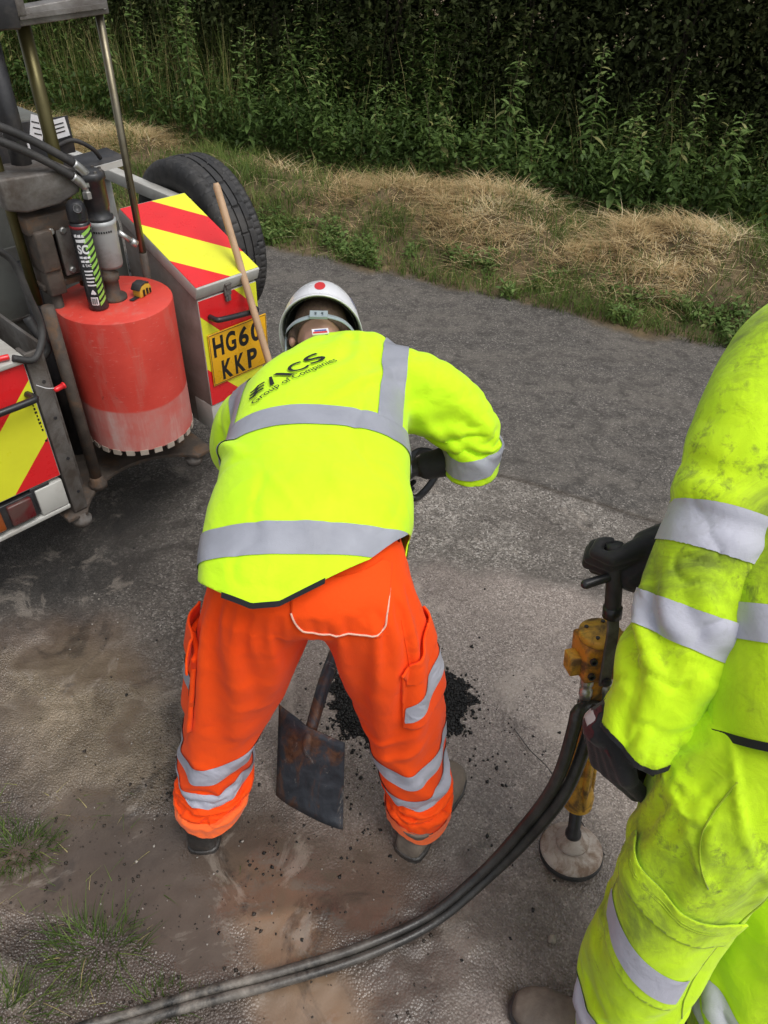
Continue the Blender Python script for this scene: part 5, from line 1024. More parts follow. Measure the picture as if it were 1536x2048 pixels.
# helmet with strap and stickers
hat, hpt, (hr, hf2, hk2) = helmet(hc+hup*.028-hf_*.002, hup, hface, w1, o1, 1.0, False)
def on_hat(ph0, th0, rad, m, name, nn=20, sq=1.0):
    P = [hpt(np.array([ph0]), np.array([th0]), .0025)[0]]
    for t in np.arange(nn)*2*np.pi/nn: P.append(hpt(np.array([ph0+rad*math.cos(t)/math.sin(th0)]), np.array([th0+rad*sq*math.sin(t)]), .0025)[0])
    return mesh_obj(name, np.array(P), [(0, 1+k, 1+(k+1) % nn) for k in range(nn)], m, hat, True, off=o1)
M_dot = M('sticker_red', (.62, .03, .035), .4); M_blue = M('sticker_blue', (.10, .13, .42), .4)
on_hat(-math.pi/2, 1.22, .13, M_dot, 'round_sticker', 24, 1.35)
on_hat(-.50, 1.12, .15, M_blue, 'logo_sticker'); on_hat(-.50, 1.12, .11, M_hat, 'logo_inner').location = (0, -.0006, .0006)
for k_ in range(3): on_hat(-.56+.06*k_, 1.08+.05*(k_ % 2), .035, M_blue, 'logo_mark').location = (.0004, -.0012, .0012)
sp_ = [hc+hr*x_-hf_*y_+hk*z_ for x_, y_, z_ in ((-.100, .00, .00), (-.090, .045, -.028), (-.062, .085, -.045), (-.02, .103, -.046), (.02, .103, -.042), (.062, .085, -.036), (.09, .045, -.022), (.1, .0, .0))]
Ps = spline(sp_, 6); st_ = MB(); R_ = [np.array([q+hk*.008, q-hk*.008, q-hk*.008-hf_*.002, q+hk*.008-hf_*.002]) for q in Ps]; st_.loft(R_).build('nape_strap', M_strap, hat, True, off=o1)
q = Ps[len(Ps)//2]-hf_*.004; bk = MB()
for dx in (-.016, .0, .016): bk.add(*MB().box((0, 0, 0), (1, 1, 1)).arrays()) if False else None
def obox(mb, c, ax, h): ax = np.asarray(ax, float); Vb = np.array([[x, y, z] for x in (-1, 1) for y in (-1, 1) for z in (-1, 1)])@(ax*np.asarray(h)[:, None])+c; return mb.add(Vb, [(0, 1, 3, 2), (4, 6, 7, 5), (0, 4, 5, 1), (2, 3, 7, 6), (0, 2, 6, 4), (1, 5, 7, 3)])
for dx in (-.018, 0, .018): obox(bk, q+hr*dx, (hr, hf_, hk), (.006, .004, .0135))
obox(bk, q+hk*.011, (hr, hf_, hk), (.024, .0035, .003)); obox(bk, q-hk*.011, (hr, hf_, hk), (.024, .0035, .003)); bk.build('buckle', M_strap, hat, off=o1)
MB().tube(spline([hc+hr*-.098+hk*-.0, hc+hr*-.096-hk*.05+hf_*.01, hc+hr*-.088-hk*.09+hf_*.03], 5), .003, 6).build('chin_cord', M_strap, hat, True, off=o1)
tagm = MB(); qn = hc-hf_*.085-hk*.085+hr*.005; obox(tagm, qn, (nrm(hr*.95+hk*.15), hf_, nrm(hk*.95-hr*.15)), (.022, .002, .011)); tg_ = tagm.build('collar_label', M_paper, jk1, off=o1)
tagm = MB(); obox(tagm, qn-hf_*.0028+hk*.002, (nrm(hr*.95+hk*.15), hf_, nrm(hk*.95-hr*.15)), (.016, .0006, .0025)); tagm.build('label_print', M_blue, tg_, off=o1)
tagm = MB(); obox(tagm, qn-hf_*.0028-hk*.006, (nrm(hr*.95+hk*.15), hf_, nrm(hk*.95-hr*.15)), (.019, .0006, .003)); tagm.build('label_print', M_dot, tg_, off=o1)
# ------------------------------------------------------------------ shovel between his legs
sh0 = A_(-.18, 1.0, 0); shov = thing('shovel', 'worn square-mouth steel shovel standing on its blade between the orange trouser legs', 'shovel', sh0)
def blade_material():
    m, nt, p = newmat('scraped_blade'); v = objco(nt); vs = objco(nt, (1, 1, .35))
    col = ramp(nt, noise_n(nt, 14, 7, .65, v, .4), [(.3, (.028, .032, .040)), (.55, (.065, .075, .092)), (.75, (.13, .145, .165))])
    col = mixc(nt, ramp(nt, noise_n(nt, 9, 8, .7, vs, .7), [(.5, 0), (.6, .85)]), col, ramp(nt, noise_n(nt, 50, 4, .6, v), [(.3, (.10, .042, .022)), (.7, (.24, .115, .06))]))
    col = mixc(nt, ramp(nt, noise_n(nt, 16, 8, .75, vs, 1.2), [(.62, 0), (.68, .7)]), col, (.34, .31, .28))
    nt.links.new(col, p.inputs['Base Color']); p.inputs['Metallic'].default_value = .35
    nt.links.new(ramp(nt, noise_n(nt, 20, 5, .6, v), [(.3, .3), (.7, .65)]), p.inputs['Roughness']); nt.links.new(bump(nt, noise_n(nt, 45, 6, .7, vs), .002), p.inputs['Normal']); return m
M_blade = blade_material()
BLc, BRc = A_(-.288, 1.050, .004), A_(-.076, .955, .004); TLc, TRc = A_(-.281, 1.182, .295), A_(-.079, 1.068, .295); bw = nrm(BRc-BLc); bu = nrm((TLc+TRc)/2-(BLc+BRc)/2); bn = np.cross(bw, bu); bn = bn if bn[1] < 0 else -bn
cs = []; nu, nv_ = 14, 12; P = []
for j in range(nv_+1):
    for i in range(nu+1):
        u, v = i/nu, j/nv_; L_ = BLc+(TLc-BLc)*v; R__ = BRc+(TRc-BRc)*v; c = L_+(R__-L_)*u
        dish = .013*(abs(2*u-1)**3)*(1-.2*v)-.010*math.exp(-((u-.5)/.14)**2)*v; top = .030*(1-abs(2*u-1))*v**6; P.append(c+bn*dish*-1+bu*-top*0+bu*(-.018*(abs(2*u-1) > 2)))
P = np.array(P); F = [(j*(nu+1)+i, j*(nu+1)+i+1, (j+1)*(nu+1)+i+1, (j+1)*(nu+1)+i) for j in range(nv_) for i in range(nu)]
bl = mesh_obj('blade', P, F, M_blade, shov, True, off=sh0); s_ = bl.modifiers.new('t', 'SOLIDIFY'); s_.thickness = .0028; s_.offset = 0
soc0 = (TLc+TRc)/2-bu*.05; soc1 = A_(-.131, 1.253, .405); hnd = A_(.045, 1.62, .775)
MB().tube(spline([np.r_[soc0-bu*.05+bn*.004, .010], np.r_[soc0+bn*.004, .0165], np.r_[(soc0+soc1)/2+A_(.0, .012, .01), .019], np.r_[soc1, .0195], np.r_[soc1+(hnd-soc1)*.28, .0185]], 5)[:, :3], spline([np.r_[soc0-bu*.05, .010], np.r_[soc0, .0165], np.r_[(soc0+soc1)/2, .019], np.r_[soc1, .0195], np.r_[soc1+(hnd-soc1)*.28, .0185]], 5)[:, 3], 14).build('socket', M_blade, shov, True, off=sh0)
MB().tube([soc1+(hnd-soc1)*.2, hnd], .0165, 14).build('shaft', M_wood, shov, True, off=sh0)
dd = nrm(hnd-soc1); pth = spline([tuple(hnd), (.085, 1.60, .765), (.115, 1.645, .752), (.15, 1.72, .752), (.165, 1.785, .755), (.13, 1.80, .79), (.08, 1.74, .82), tuple(hnd+dd*.03)], 6)
MB().tube(pth, .011, 10).build('d_grip', M_blk, shov, True, off=sh0)
# ------------------------------------------------------------------ the second worker, nearest the camera on the right
o2 = A_(.74, .66, 0)
w2 = thing('person', 'worker in soiled yellow jacket and yellow trousers at the right, holding a pole tamper', 'person', o2)
mb = MB(); hc2 = A_(.985, 1.52, 1.60); up2 = nrm(A_(-.0, .42, .9)); face2 = nrm(A_(-.45, .75, -.5)); HL2 = head_shape(mb, hc2, up2, face2)
mb.capsule(A_(.945, 1.34, 1.44), A_(.975, 1.47, 1.55), .066, .060)
limb(mb, [(.80, .77, .93, .12), (.86, .86, 1.06, .12), (.875, 1.0, 1.19, .12), (.92, 1.16, 1.31, .10), (.945, 1.32, 1.42, .07)])
limb(mb, [(.83, 1.27, 1.38, .08), (.735, 1.19, 1.33, .07), (.645, 1.01, 1.18, .055), (.606, .90, 1.06, .05), (.53, .82, .92, .035), (.49, .81, .87, .03)]); limb(mb, [(1.0, 1.28, 1.37, .075), (1.04, 1.34, 1.16, .055), (.95, 1.31, 1.08, .05), (.72, 1.19, 1.05, .04), (.62, 1.145, 1.045, .032)])
limb(mb, [(.67, .70, .88, .10), (.61, .61, .66, .085), (.585, .54, .47, .065), (.60, .475, .10, .045)]); limb(mb, [(.86, .80, .88, .10), (.87, .66, .65, .085), (.875, .56, .46, .065), (.87, .48, .10, .045)])
V, T = remesh(mb, .006, 3); body2 = person_piece('body', V, T, M_skin, w2, o2)
k2 = up2; f2v = nrm(face2-(face2@up2)*up2); r2 = np.cross(f2v, k2); N = vnormals(V, T); rel = V-hc2
patch('hair', V, T, N, [.04-(rel@f2v), (rel@k2)+.05+.8*np.maximum(0, (rel@f2v)+.02), .13-np.linalg.norm(rel-k2*.02, axis=1)], .003, M_hair, body2, o2)
for q in (-1, 1): MB().ell(HL2(q*.032, .083, .006), (r2*.012, f2v*.012, k2*.012), 12, 8).build('eye', bpy.data.materials['eye_white'], body2, True, off=o2)
helmet(hc2+up2*.028, up2, face2, w2, o2)
# trousers
mb = MB(); torso(mb, [((.835, .80, 1.06), .18, .14, 20, 68), ((.805, .775, .99), .205, .16, 22, 74), ((.765, .745, .90), .235, .175, 24, 84), ((.76, .74, .86), .20, .14, 24, 90)][::-1])
LL2 = [(0.665, 0.69, 0.9, 0.14), (0.656, 0.655, 0.8, 0.136), (0.628, 0.615, 0.68, 0.121), (0.608, 0.57, 0.56, 0.111), (0.598, 0.53, 0.45, 0.104), (0.598, 0.495, 0.32, 0.098), (0.606, 0.475, 0.2, 0.1), (0.614, 0.468, 0.12, 0.098), (0.616, 0.465, 0.02, 0.096)]
RL2 = [(0.855, 0.79, 0.9, 0.135), (0.876, 0.73, 0.79, 0.129), (0.884, 0.66, 0.66, 0.113), (0.888, 0.6, 0.54, 0.106), (0.888, 0.555, 0.43, 0.1), (0.884, 0.515, 0.3, 0.1), (0.88, 0.49, 0.2, 0.097), (0.878, 0.48, 0.12, 0.096), (0.878, 0.478, 0.02, 0.094)]
limb(mb, LL2); limb(mb, RL2); Vq, Fq = remesh_q(mb, .0132, 6)
R, V, T = drape(Vq, Fq, (Vq[:, 2] > .08) & (Vq[:, 2] < 1.06), np.maximum(np.where(Vq[:, 2] > .985, 1., 0.), np.clip((.20-Vq[:, 2])/.05, 0, 1)*.9), .024, 15, .09, 10)
N = vnormals(V, T); ext = .004*fbm(V, 9, 400, 2)+wrinkles(R, (-.25, .15, .95), 17, 3, 401, .022)*np.maximum(near(R, (.52, .48, .42), .17), near(R, (.82, .5, .42), .17))+wrinkles(R, (.15, .1, .97), 19, 3, 403, .020)*np.maximum(near(R, (.56, .44, .25), .15), near(R, (.85, .44, .25), .15))+wrinkles(R, (.65, -.35, .6), 12, 2.5, 405, .022)*near(R, (.55, .56, .84), .18)+wrinkles(R, (.3, -.3, .9), 13, 2.5, 407, .016)*near(R, (.70, .56, .72), .20)
V = V+N*ext[:, None]; N = vnormals(V, T); left2 = R[:, 0] < .735; cuff2 = R[:, 2]-.10
Vc, Fc = clip_mesh(V, T, [cuff2]); tr2 = mesh_obj('trousers', Vc, Fc, M_hv2, w2, True, off=o2); tr2['label'] = 'dirty yellow hi-vis cargo trousers'
bvh2 = BVHTree.FromPolygons([tuple(v) for v in V], [tuple(int(i) for i in t) for t in T])
camd = nrm(A_(.6, .6, .6)-A_(0, 0, 2.1)); ccl = np.stack([np.interp(R[:, 2], [0, .2, .45, .68, .9], [.60, .59, .582, .612, .665]), np.interp(R[:, 2], [0, .2, .45, .68, .9], [.465, .475, .53, .615, .69])], 1)
az2 = np.arctan2(R[:, 1]-ccl[:, 1], R[:, 0]-ccl[:, 0]); azf = np.mod(az2+math.pi*.5+math.pi*1.25, 2*math.pi)-math.pi*1.25     # 0 at the side facing -y, growing towards +x
def pk(poly): return -poly_sd(np.c_[azf*.14, R[:, 2]], poly)
# lower-leg and thigh bands
for lo, hi, lf in ((.255, .315, 1), (.13, .185, 1), (.345, .405, 0), (.225, .285, 0)):
    zz = R[:, 2]+.15*(R[:, 0]-.6)*(1 if lf else .5)+.004*np.sin(R[:, 1]*60)
    patch('reflective_band', V, T, N, [zz-lo, hi-zz, (1 if lf else -1)*(.735-R[:, 0])], .003, M_tape2, tr2, o2)
patch('cargo_pocket', V, T, N, [pk([(-.21, .77), (.065, .700), (.03, .50), (-.21, .55)]), .74-R[:, 0]], .006, M_hv2, tr2, o2, thick=.006)
patch('pocket_flap', V, T, N, [pk([(-.215, .790), (.085, .715), (.07, .660), (-.215, .730)]), .74-R[:, 0]], .010, M_hv2, tr2, o2, thick=.004)
patch('reflective_band', V, T, N, [pk([(-.208, .655), (.03, .580), (.022, .520), (-.208, .590)]), .74-R[:, 0]], .0085, M_tape2, tr2, o2)
for dz in (.006, .012):
    pts = []
    for a_ in np.linspace(-.205, .062, 12):
        t_ = (a_+.215)/.285; z_ = .730+(.660-.730)*t_+dz; cx, cy = np.interp(z_, [0, .2, .45, .68, .9], [.60, .59, .582, .612, .665]), np.interp(z_, [0, .2, .45, .68, .9], [.465, .475, .53, .615, .69]); an_ = a_/.14-math.pi/2
        hd_ = A_(math.cos(an_), math.sin(an_), 0); h_ = bvh2.ray_cast(Vector(A_(cx, cy, z_)+hd_*.4), Vector(-hd_)); pts.append(np.array(h_[0])+hd_*.0112)
    MB().tube(pts, .0011, 5).build('stitching', M_seam, tr2, True, off=o2)
pts = []
for z_ in np.linspace(.93, .40, 22):
    cx, cy = np.interp(z_, [0, .2, .45, .68, .9], [.60, .59, .582, .612, .665]), np.interp(z_, [0, .2, .45, .68, .9], [.465, .475, .53, .615, .69]); an_ = .11/.14-math.pi/2+.25*(z_-.6)
    hd_ = A_(math.cos(an_), math.sin(an_), 0); h_ = bvh2.ray_cast(Vector(A_(cx, cy, z_)+hd_*.4), Vector(-hd_)); pts.append(np.array(h_[0])+hd_*.001)
MB().tube(pts, .0016, 5).build('side_seam', M_seam, tr2, True, off=o2)
pts = []
for t_ in np.linspace(0, 1, 12):
    z_ = .985-.19*t_; an_ = -2.15+.35*t_-.25*math.sin(t_*3.1); cx, cy = np.interp(z_, [0, .2, .45, .68, .9], [.60, .59, .582, .612, .665]), np.interp(z_, [0, .2, .45, .68, .9], [.465, .475, .53, .615, .69])
    hd_ = A_(math.cos(an_), math.sin(an_), 0); h_ = bvh2.ray_cast(Vector(A_(cx, cy, z_)+hd_*.4), Vector(-hd_)); pts.append(np.array(h_[0])+hd_*.001)
MB().tube(pts, .0018, 6).build('pocket_edge', M_seam, tr2, True, off=o2)
# jacket
mb = MB()
torso(mb, [((.845, .72, .90), .238, .185, 16, 52), ((.85, .775, .98), .238, .188, 16, 50), ((.858, .88, 1.085), .235, .18, 14, 48), ((.878, 1.0, 1.19), .232, .172, 13, 46), ((.912, 1.15, 1.315), .228, .16, 12, 46), ((.940, 1.285, 1.42), .195, .138, 12, 48), ((.95, 1.37, 1.485), .11, .095, 12, 50)])
limb(mb, [(.99, 1.27, 1.37, .115), (1.04, 1.31, 1.27, .108), (1.045, 1.345, 1.16, .102), (.96, 1.31, 1.08, .096), (.83, 1.24, 1.06, .086), (.70, 1.18, 1.05, .076), (.62, 1.15, 1.05, .07)])
V, T = remesh(mb, .0085, 7); N = vnormals(V, T)
V = V+N*(.008*fbm(V, 5.5, 430, 2)+wrinkles(V, (.8, -.3, .4), 12, 2.5, 433, .012))[:, None]; N = vnormals(V, T)
sp_l = (V-A_(.85, .775, .98))@nrm(A_(.05, .42, .40)); isra = (V[:, 1] > 1.05) & (V[:, 2] < 1.16) & (np.abs(V[:, 2]-1.05) < .12) & (V[:, 0] < .80)
hem2 = np.where(isra, 1., sp_l+.038-.10*(V[:, 0]-.85)); cr2 = np.where((V[:, 1] > 1.05) & (V[:, 2] < 1.15), V[:, 0]-.665, 1.)
Vc, Fc = clip_mesh(V, T, [hem2, cr2]); jk2 = mesh_obj('jacket', Vc, Fc, M_hv2, w2, True, off=o2); jk2['label'] = 'dirty yellow hi-vis jacket with silver bands'
so = jk2.modifiers.new('t', 'SOLIDIFY'); so.thickness = .003; so.offset = -1
patch('reflective_band', V, T, N, [np.where(isra, -1, sp_l-.12), .185-sp_l, 1.2-V[:, 1]], .003, M_tape2, jk2, o2)
patch('reflective_band', V, T, N, [np.where(isra, -1, sp_l-.38), .445-sp_l], .003, M_tape2, jk2, o2)
patch('hem_binding', V, T, N, [np.where(isra, -1, hem2+.001), .014-hem2], .0025, M_hemk, jk2, o2)
# the near sleeve, a baggy tube bent at the elbow
ARM = [(.860, 1.37, 1.425, .124), (.800, 1.30, 1.405, .126), (.735, 1.20, 1.335, .121), (.682, 1.09, 1.25, .115), (.645, 1.005, 1.17, .110), (.612, .925, 1.075, .106), (.573, .855, .99, .100), (.540, .80, .915, .090), (.520, .765, .86, .084), (.505, .74, .79, .078)]
mb = MB(); limb(mb, ARM, 32, 6); V, T = remesh(mb, .0075, 5); N = vnormals(V, T)
V = V+N*(.008*fbm(V, 5.5, 450, 3)+creases(V, (11, 9, 14), 453, .007)*sstep(1.35, 1.15, V[:, 2])+wrinkles(V, (-.6, .5, .6), 10, 2.2, 457, .012)*near(V, (.68, 1.1, 1.36), .2)+folds(V, [((.50, .93, 1.06), .085, (.2, -.6, .8), .085, .030), ((.56, .80, .95), .10, (.3, -.5, .8), .085, .018), ((.64, .90, 1.14), .09, (.3, -.3, .9), .08, .013), ((.62, 1.04, 1.26), .12, (.3, .6, .7), .12, .012), ((.50, .80, .90), .08, (.7, .2, .7), .07, .010)], 460))[:, None]; N = vnormals(V, T)
AP = spline(ARM, 8)[:, :3]; cum = np.r_[0, np.cumsum(np.linalg.norm(np.diff(AP, axis=0), axis=1))]; best = np.full(len(V), 9.); alen = np.zeros(len(V))
for k in range(len(AP)-1):
    d_, t_ = seg_d(V, AP[k], AP[k+1]); b_ = d_ < best; best[b_] = d_[b_]; alen[b_] = cum[k]+t_[b_]*(cum[k+1]-cum[k])
TOT = cum[-1]; cuf = TOT-.085-alen+.012*np.sin(V[:, 0]*40)
Vc, Fc = clip_mesh(V, T, [cuf]); slv = mesh_obj('sleeve', Vc, Fc, M_hv2, jk2, True, off=o2); so = slv.modifiers.new('t', 'SOLIDIFY'); so.thickness = .003; so.offset = -1
patch('reflective_band', V, T, N, [alen-.440, .518-alen], .003, M_tape2, slv, o2)
patch('reflective_band', V, T, N, [alen-.622, .695-alen], .003, M_tape2, slv, o2)
patch('cuff_binding', V, T, N, [cuf+.001, .007-cuf], .0025, M_hemk, slv, o2)
# gloves: the left hangs half closed at his side, the right grips the tamper
mb = MB(); wL = A_(.462, .800, .868); mb.capsule(A_(.515, .815, .915), wL, .048, .043); hand(mb, wL, A_(.040, -.062, -.115), A_(.62, .62, .30), 1, (.5, .9, .6), .03, .45, 1.28, 1.2); V, T = remesh(mb, .0042, 2); gl2 = person_piece('glove', V, T, M_glove, w2, o2)
N = vnormals(V, T); M_gred = fabric('glove_red_panel', (.06, .008, .012), wr=.002); M_gpal = fabric('glove_pale_trim', (.42, .38, .38), wr=.002)
rel = V-wL; patch('red_panel', V, T, N, [-(N[:, 0]+.72), rel[:, 2]+.02, .045-rel[:, 2]], .0015, M_gred, gl2, o2); patch('pale_trim', V, T, N, [.10-np.abs(N[:, 0]+.85), rel[:, 2]+.06, .05-rel[:, 2], N[:, 1]+.2], .0022, M_gpal, gl2, o2)
# ------------------------------------------------------------------ tamper with hoses
t0 = A_(.600, .930, 0); tax = nrm(A_(.503, 1.135, 1.03)-A_(.600, .930, .0)); tw_ = nrm(A_(.97, .20, 0)-(A_(.97, .20, 0)@tax)*tax); tn = np.cross(tw_, tax)     # axis, width, normal towards far side
tn = tn if tn[1] < 0 else -tn
tam = thing('pole_tamper', 'hydraulic pole tamper with orange body and round pale steel foot beside the right-hand worker', 'tamper', t0)
M_tory = M('worn_orange_paint', (.62, .25, .025), .5, var=.2, scale=14, dirt=(.07, .045, .028), dscale=16, dlo=.42, dhi=.58, damt=.92, bumpd=.0012, bscale=70)
M_toryl = M('worn_yellow_paint', (.66, .36, .04), .5, var=.2, scale=14, dirt=(.11, .065, .035), dscale=18, dlo=.44, dhi=.60, damt=.88, bumpd=.0012, bscale=70)
M_foot = M('chalky_steel_foot', (.48, .42, .37), .75, var=.2, scale=16, dirt=(.17, .105, .068), dscale=16, dlo=.42, dhi=.60, damt=.85, bumpd=.002, bscale=70)
def ta(a, b, c): return t0+tw_*a+tn*b+tax*c
MB().lathe([(.080, .006), (.088, .010), (.089, .026), (.083, .034), (.05, .045), (.042, .052), (0, .053)], t0, tax, 44).build('foot', M_foot, tam, True, off=t0)
MB().lathe([(.089, .004), (.091, .006), (.091, .022), (.0885, .024), (.086, .004)], t0, tax, 44).build('foot_rim', M_rub, tam, True, off=t0)
MB().lathe([(.036, .05), (.047, .058), (.047, .068), (.030, .076), (.024, .088), (0, .09)], t0, tax, 32).build('collar', M_foot, tam, True, off=t0)
MB().lathe([(.0225, .085), (.0225, .10), (.0175, .105), (.0175, .30), (0, .30)], t0, tax, 20).build('ram', M_dark, tam, True, off=t0)
bod = MB().lathe([(.0, .215), (.032, .215), (.040, .225), (.042, .26), (.036, .285), (.030, .30), (.030, .40), (.036, .41), (.036, .45), (0, .45)], t0, tax, 24).build('lower_body', M_toryl, tam, True, off=t0); bod.data.set_sharp_from_angle(angle=math.radians(30))
for q in (0, 1.57, 3.14, 4.71): MB().tube([ta(.035*math.cos(q), .035*math.sin(q), .24), ta(.035*math.cos(q), .035*math.sin(q), .43)], .008, 8).build('tie_bolt', M_toryl, bod, True, off=t0)
mbx = MB(); obox(mbx, ta(0, 0, .60), (tw_, tn, tax), (.022, .024, .14)); mbx.build('barrel', M_tory, tam, bevel=.008, off=t0)
mbx = MB(); obox(mbx, ta(0, 0, .765), (tw_, tn, tax), (.050, .044, .052)); hdb = mbx.build('valve_head', M_tory, tam, bevel=.008, off=t0)
for sx, sz in ((-.062, .75), (.058, .78)): mbx = MB(); obox(mbx, ta(sx, .0, sz), (tw_, tn, tax), (.014, .022, .026)); mbx.build('lug', M_toryl, hdb, bevel=.004, off=t0)
for sx, sz in ((-.033, .785), (.034, .785), (-.034, .74), (.034, .74)): MB().lathe([(0, 0), (.009, 0), (.009, .008), (.0055, .0085), (.0055, .003), (0, .003)], ta(sx, .044, sz), tn, 12).build('cap_screw', M_dark, hdb, off=t0)
MB().lathe([(.048, .815), (.050, .820), (.050, .832), (.046, .836), (.040, .834), (.036, .837), (0, .837)], t0, tax, 32).build('round_cover', M_toryl, hdb, True, off=t0)
for q in (.6, 2.2, 3.7, 5.3): MB().cyl(ta(.033*math.cos(q), .033*math.sin(q), .835), ta(.033*math.cos(q), .033*math.sin(q), .840), .005, n=8).build('cover_screw', M_dark, hdb, off=t0)
hb = [ta(0, .050, .71), ta(0, .052, .81), ta(.004, .046, .87), ta(.006, .030, .92)]; Pq = spline(hb, 6)
MB().loft([np.array([q-tw_*.014-tn*.004, q+tw_*.014-tn*.004, q+tw_*.014+tn*.004, q-tw_*.014+tn*.004]) for q in Pq]).build('handle_bar', M_steel, tam, bevel=.002, off=t0)
MB().lathe([(0, 0), (.012, 0), (.012, .006), (.006, .010), (0, .010)], ta(0, .056, .725), tn, 14).build('handle_bolt', M_dark, tam, off=t0)
gp = spline([ta(.006, .030, .91), ta(.008, .018, .97), ta(.008, .008, 1.03), ta(.006, .0, 1.075)], 5)
MB().tube(gp, .0185, 14).build('grip', M_rub, tam, True, off=t0); mbx = MB(); mbx.tube([gp[0]-tax*.012, gp[1]+tax*.002], .022, 14).build('grip_collar', M_blk, tam, True, off=t0)
MB().capsule(ta(.0, .015, 1.0), ta(-.062, .02, .992), .010, .011).build('trigger_lever', M_blk, tam, True, off=t0)
for sx in (-.028, .026):
    MB().lathe([(.013, 0), (.016, .004), (.016, .028), (.013, .032), (.013, .04), (.0165, .044), (.0165, .062), (.014, .066), (.014, .10), (0, .10)], ta(sx, .018, .718), -tax, 16).build('hose_fitting', M_gal, tam, True, off=t0)
hz3 = [(.520, 1.035, .70), (.507, .965, .575), (.476, .900, .42), (.402, .853, .24), (.313, .803, .105), (.182, .721, .030), (0., .637, .026), (-.199, .571, .026), (-.389, .517, .026), (-.561, .462, .026), (-.72, .405, .026), (-1.0, .30, .05), (-1.5, .20, .12), (-2.2, .5, .05)]
def hose_material():
    m, nt, p = newmat('muddy_hose_rubber'); v = objco(nt); sp = nt.nodes.new('ShaderNodeSeparateXYZ'); nt.links.new(v, sp.inputs[0])
    col = ramp(nt, noise_n(nt, 18, 5, .6, v), [(.3, (.012, .012, .012)), (.7, (.034, .033, .031))])
    grd = ramp(nt, sp.outputs[0], [(.0, 1), (.35, .75), (.62, .12)])                            # the length lying on the ground is caked
    mr = nt.nodes.new('ShaderNodeMapRange'); nt.links.new(sp.outputs[0], mr.inputs[0]); mr.inputs[1].default_value = -1.0; mr.inputs[2].default_value = -.45; mr.inputs[3].default_value = .9; mr.inputs[4].default_value = .10
    k = mth(nt, 'MULTIPLY', ramp(nt, noise_n(nt, 7, 9, .72, v, .5), [(.38, 0), (.62, 1)]), mr.outputs[0])
    col = mixc(nt, k, col, ramp(nt, noise_n(nt, 40, 4, .6, v), [(.3, (.16, .14, .115)), (.7, (.38, .345, .30))]))
    nt.links.new(col, p.inputs['Base Color']); nt.links.new(mth(nt, 'ADD', .30, mth(nt, 'MULTIPLY', k, .55)), p.inputs['Roughness'])
    nt.links.new(bump(nt, noise_n(nt, 110, 4, .6, v), .0012), p.inputs['Normal']); return m
M_hose = hose_material()
Ps = spline(hz3, 12); Tg = np.gradient(Ps, axis=0); Tg = Tg/np.linalg.norm(Tg, axis=1)[:, None]; sd = np.cross(Tg, Z1); sd = sd/np.linalg.norm(sd, axis=1)[:, None]
for k, sg in enumerate((-1, 1)):
    off_ = np.interp(np.arange(len(Ps)), [0, 10, 30, 60, 160], [.027, .020, .0145, .0118, .0118]); tw2 = np.interp(np.arange(len(Ps)), [0, 20, 45, 75, 110, 160], [0, .35, 1.0, .25, -.3, 0]); upv = np.cross(sd, Tg); Q = Ps+(sd*np.cos(tw2)[:, None]+upv*np.sin(tw2)[:, None])*(sg*off_)[:, None]
    sx_ = -.028 if k == 0 else .026
    for e_ in range(9): Q[e_] = ta(sx_, .018, .628-e_*.008)*(1-sstep(2, 8, np.array(float(e_))))+Q[e_]*sstep(2, 8, np.array(float(e_)))
    gq = ground_z(Q); Q[:, 2] = np.maximum(Q[:, 2], gq+.0112); MB().tube(Q, np.interp(np.arange(len(Q)), [0, 30, 60], [.0172, .0155, .0118]), 12).build('supply_hose', M_hose, tam, True, off=t0)
for j in (46, 74): c = Ps[j]; MB().tube([c+Tg[j]*-.012, c+Tg[j]*.012], .0, 4) if False else None
# right glove gripping the handle
mb = MB(); wR = A_(.585, 1.140, 1.045); mb.capsule(A_(.64, 1.155, 1.05), wR, .052, .042); mb.capsule(A_(.60, 1.14, 1.02), A_(.565, 1.12, .98), .05, .042)
hand(mb, wR, nrm(gp[9]-wR+tw_*-.01), A_(-.15, -.75, -.3)*-1, 1, (.85, 1.25, .9), .02, .7, 1.12, 1.15); V, T = remesh(mb, .0042, 2); person_piece('glove', V, T, M_glove, w2, o2)
boot((.665, .455), (.392, .540), gz(.55, .50)-.002, M_boot, w2, o2, s=1.12); boot((.905, .43), (.80, .69), gz(.87, .5)-.002, M_boot, w2, o2, s=1.1)
# ------------------------------------------------------------------ loose tarmac
pc = A_(.085, 1.43); pile = thing('tarmac_pile', 'heap of loose black tarmac filling a round cored hole behind the orange legs', 'tarmac', (pc[0], pc[1], 0))
M_tar = M('black_bitumen_stone', (.005, .005, .005), .42, var=.5, scale=40, dirt=(.018, .017, .016), dscale=30, dlo=.5, dhi=.7, damt=.6, bumpd=.002, bscale=120)
n_r, n_a = 26, 80; Pm = []
def pile_h(x, y): r = np.hypot(x/.238, y/.185); return .042*np.clip(1-r**3, 0, 1)+.006*fbm(np.c_[x, y, 0*x]+3, 18, 500, 3)*(r < 1)
for i in range(n_r+1):
    for j in range(n_a):
        t = j*2*math.pi/n_a; rr = i/n_r*(1.0+.06*math.sin(3*t+1)+.04*math.sin(7*t)+.035*math.sin(11*t+2)+.03*math.sin(19*t+.5)); Pm.append((rr*.238*math.cos(t), rr*.185*math.sin(t)))
Pm = np.array(Pm); Vp = np.c_[Pm, pile_h(Pm[:, 0], Pm[:, 1])]; gzp = ground_z(np.c_[Pm+pc, 0*Pm[:, :1]]); rim_ = np.repeat(np.arange(n_r+1)/n_r, n_a); Vp[:, 2] += gzp-.006*(rim_ > .97)
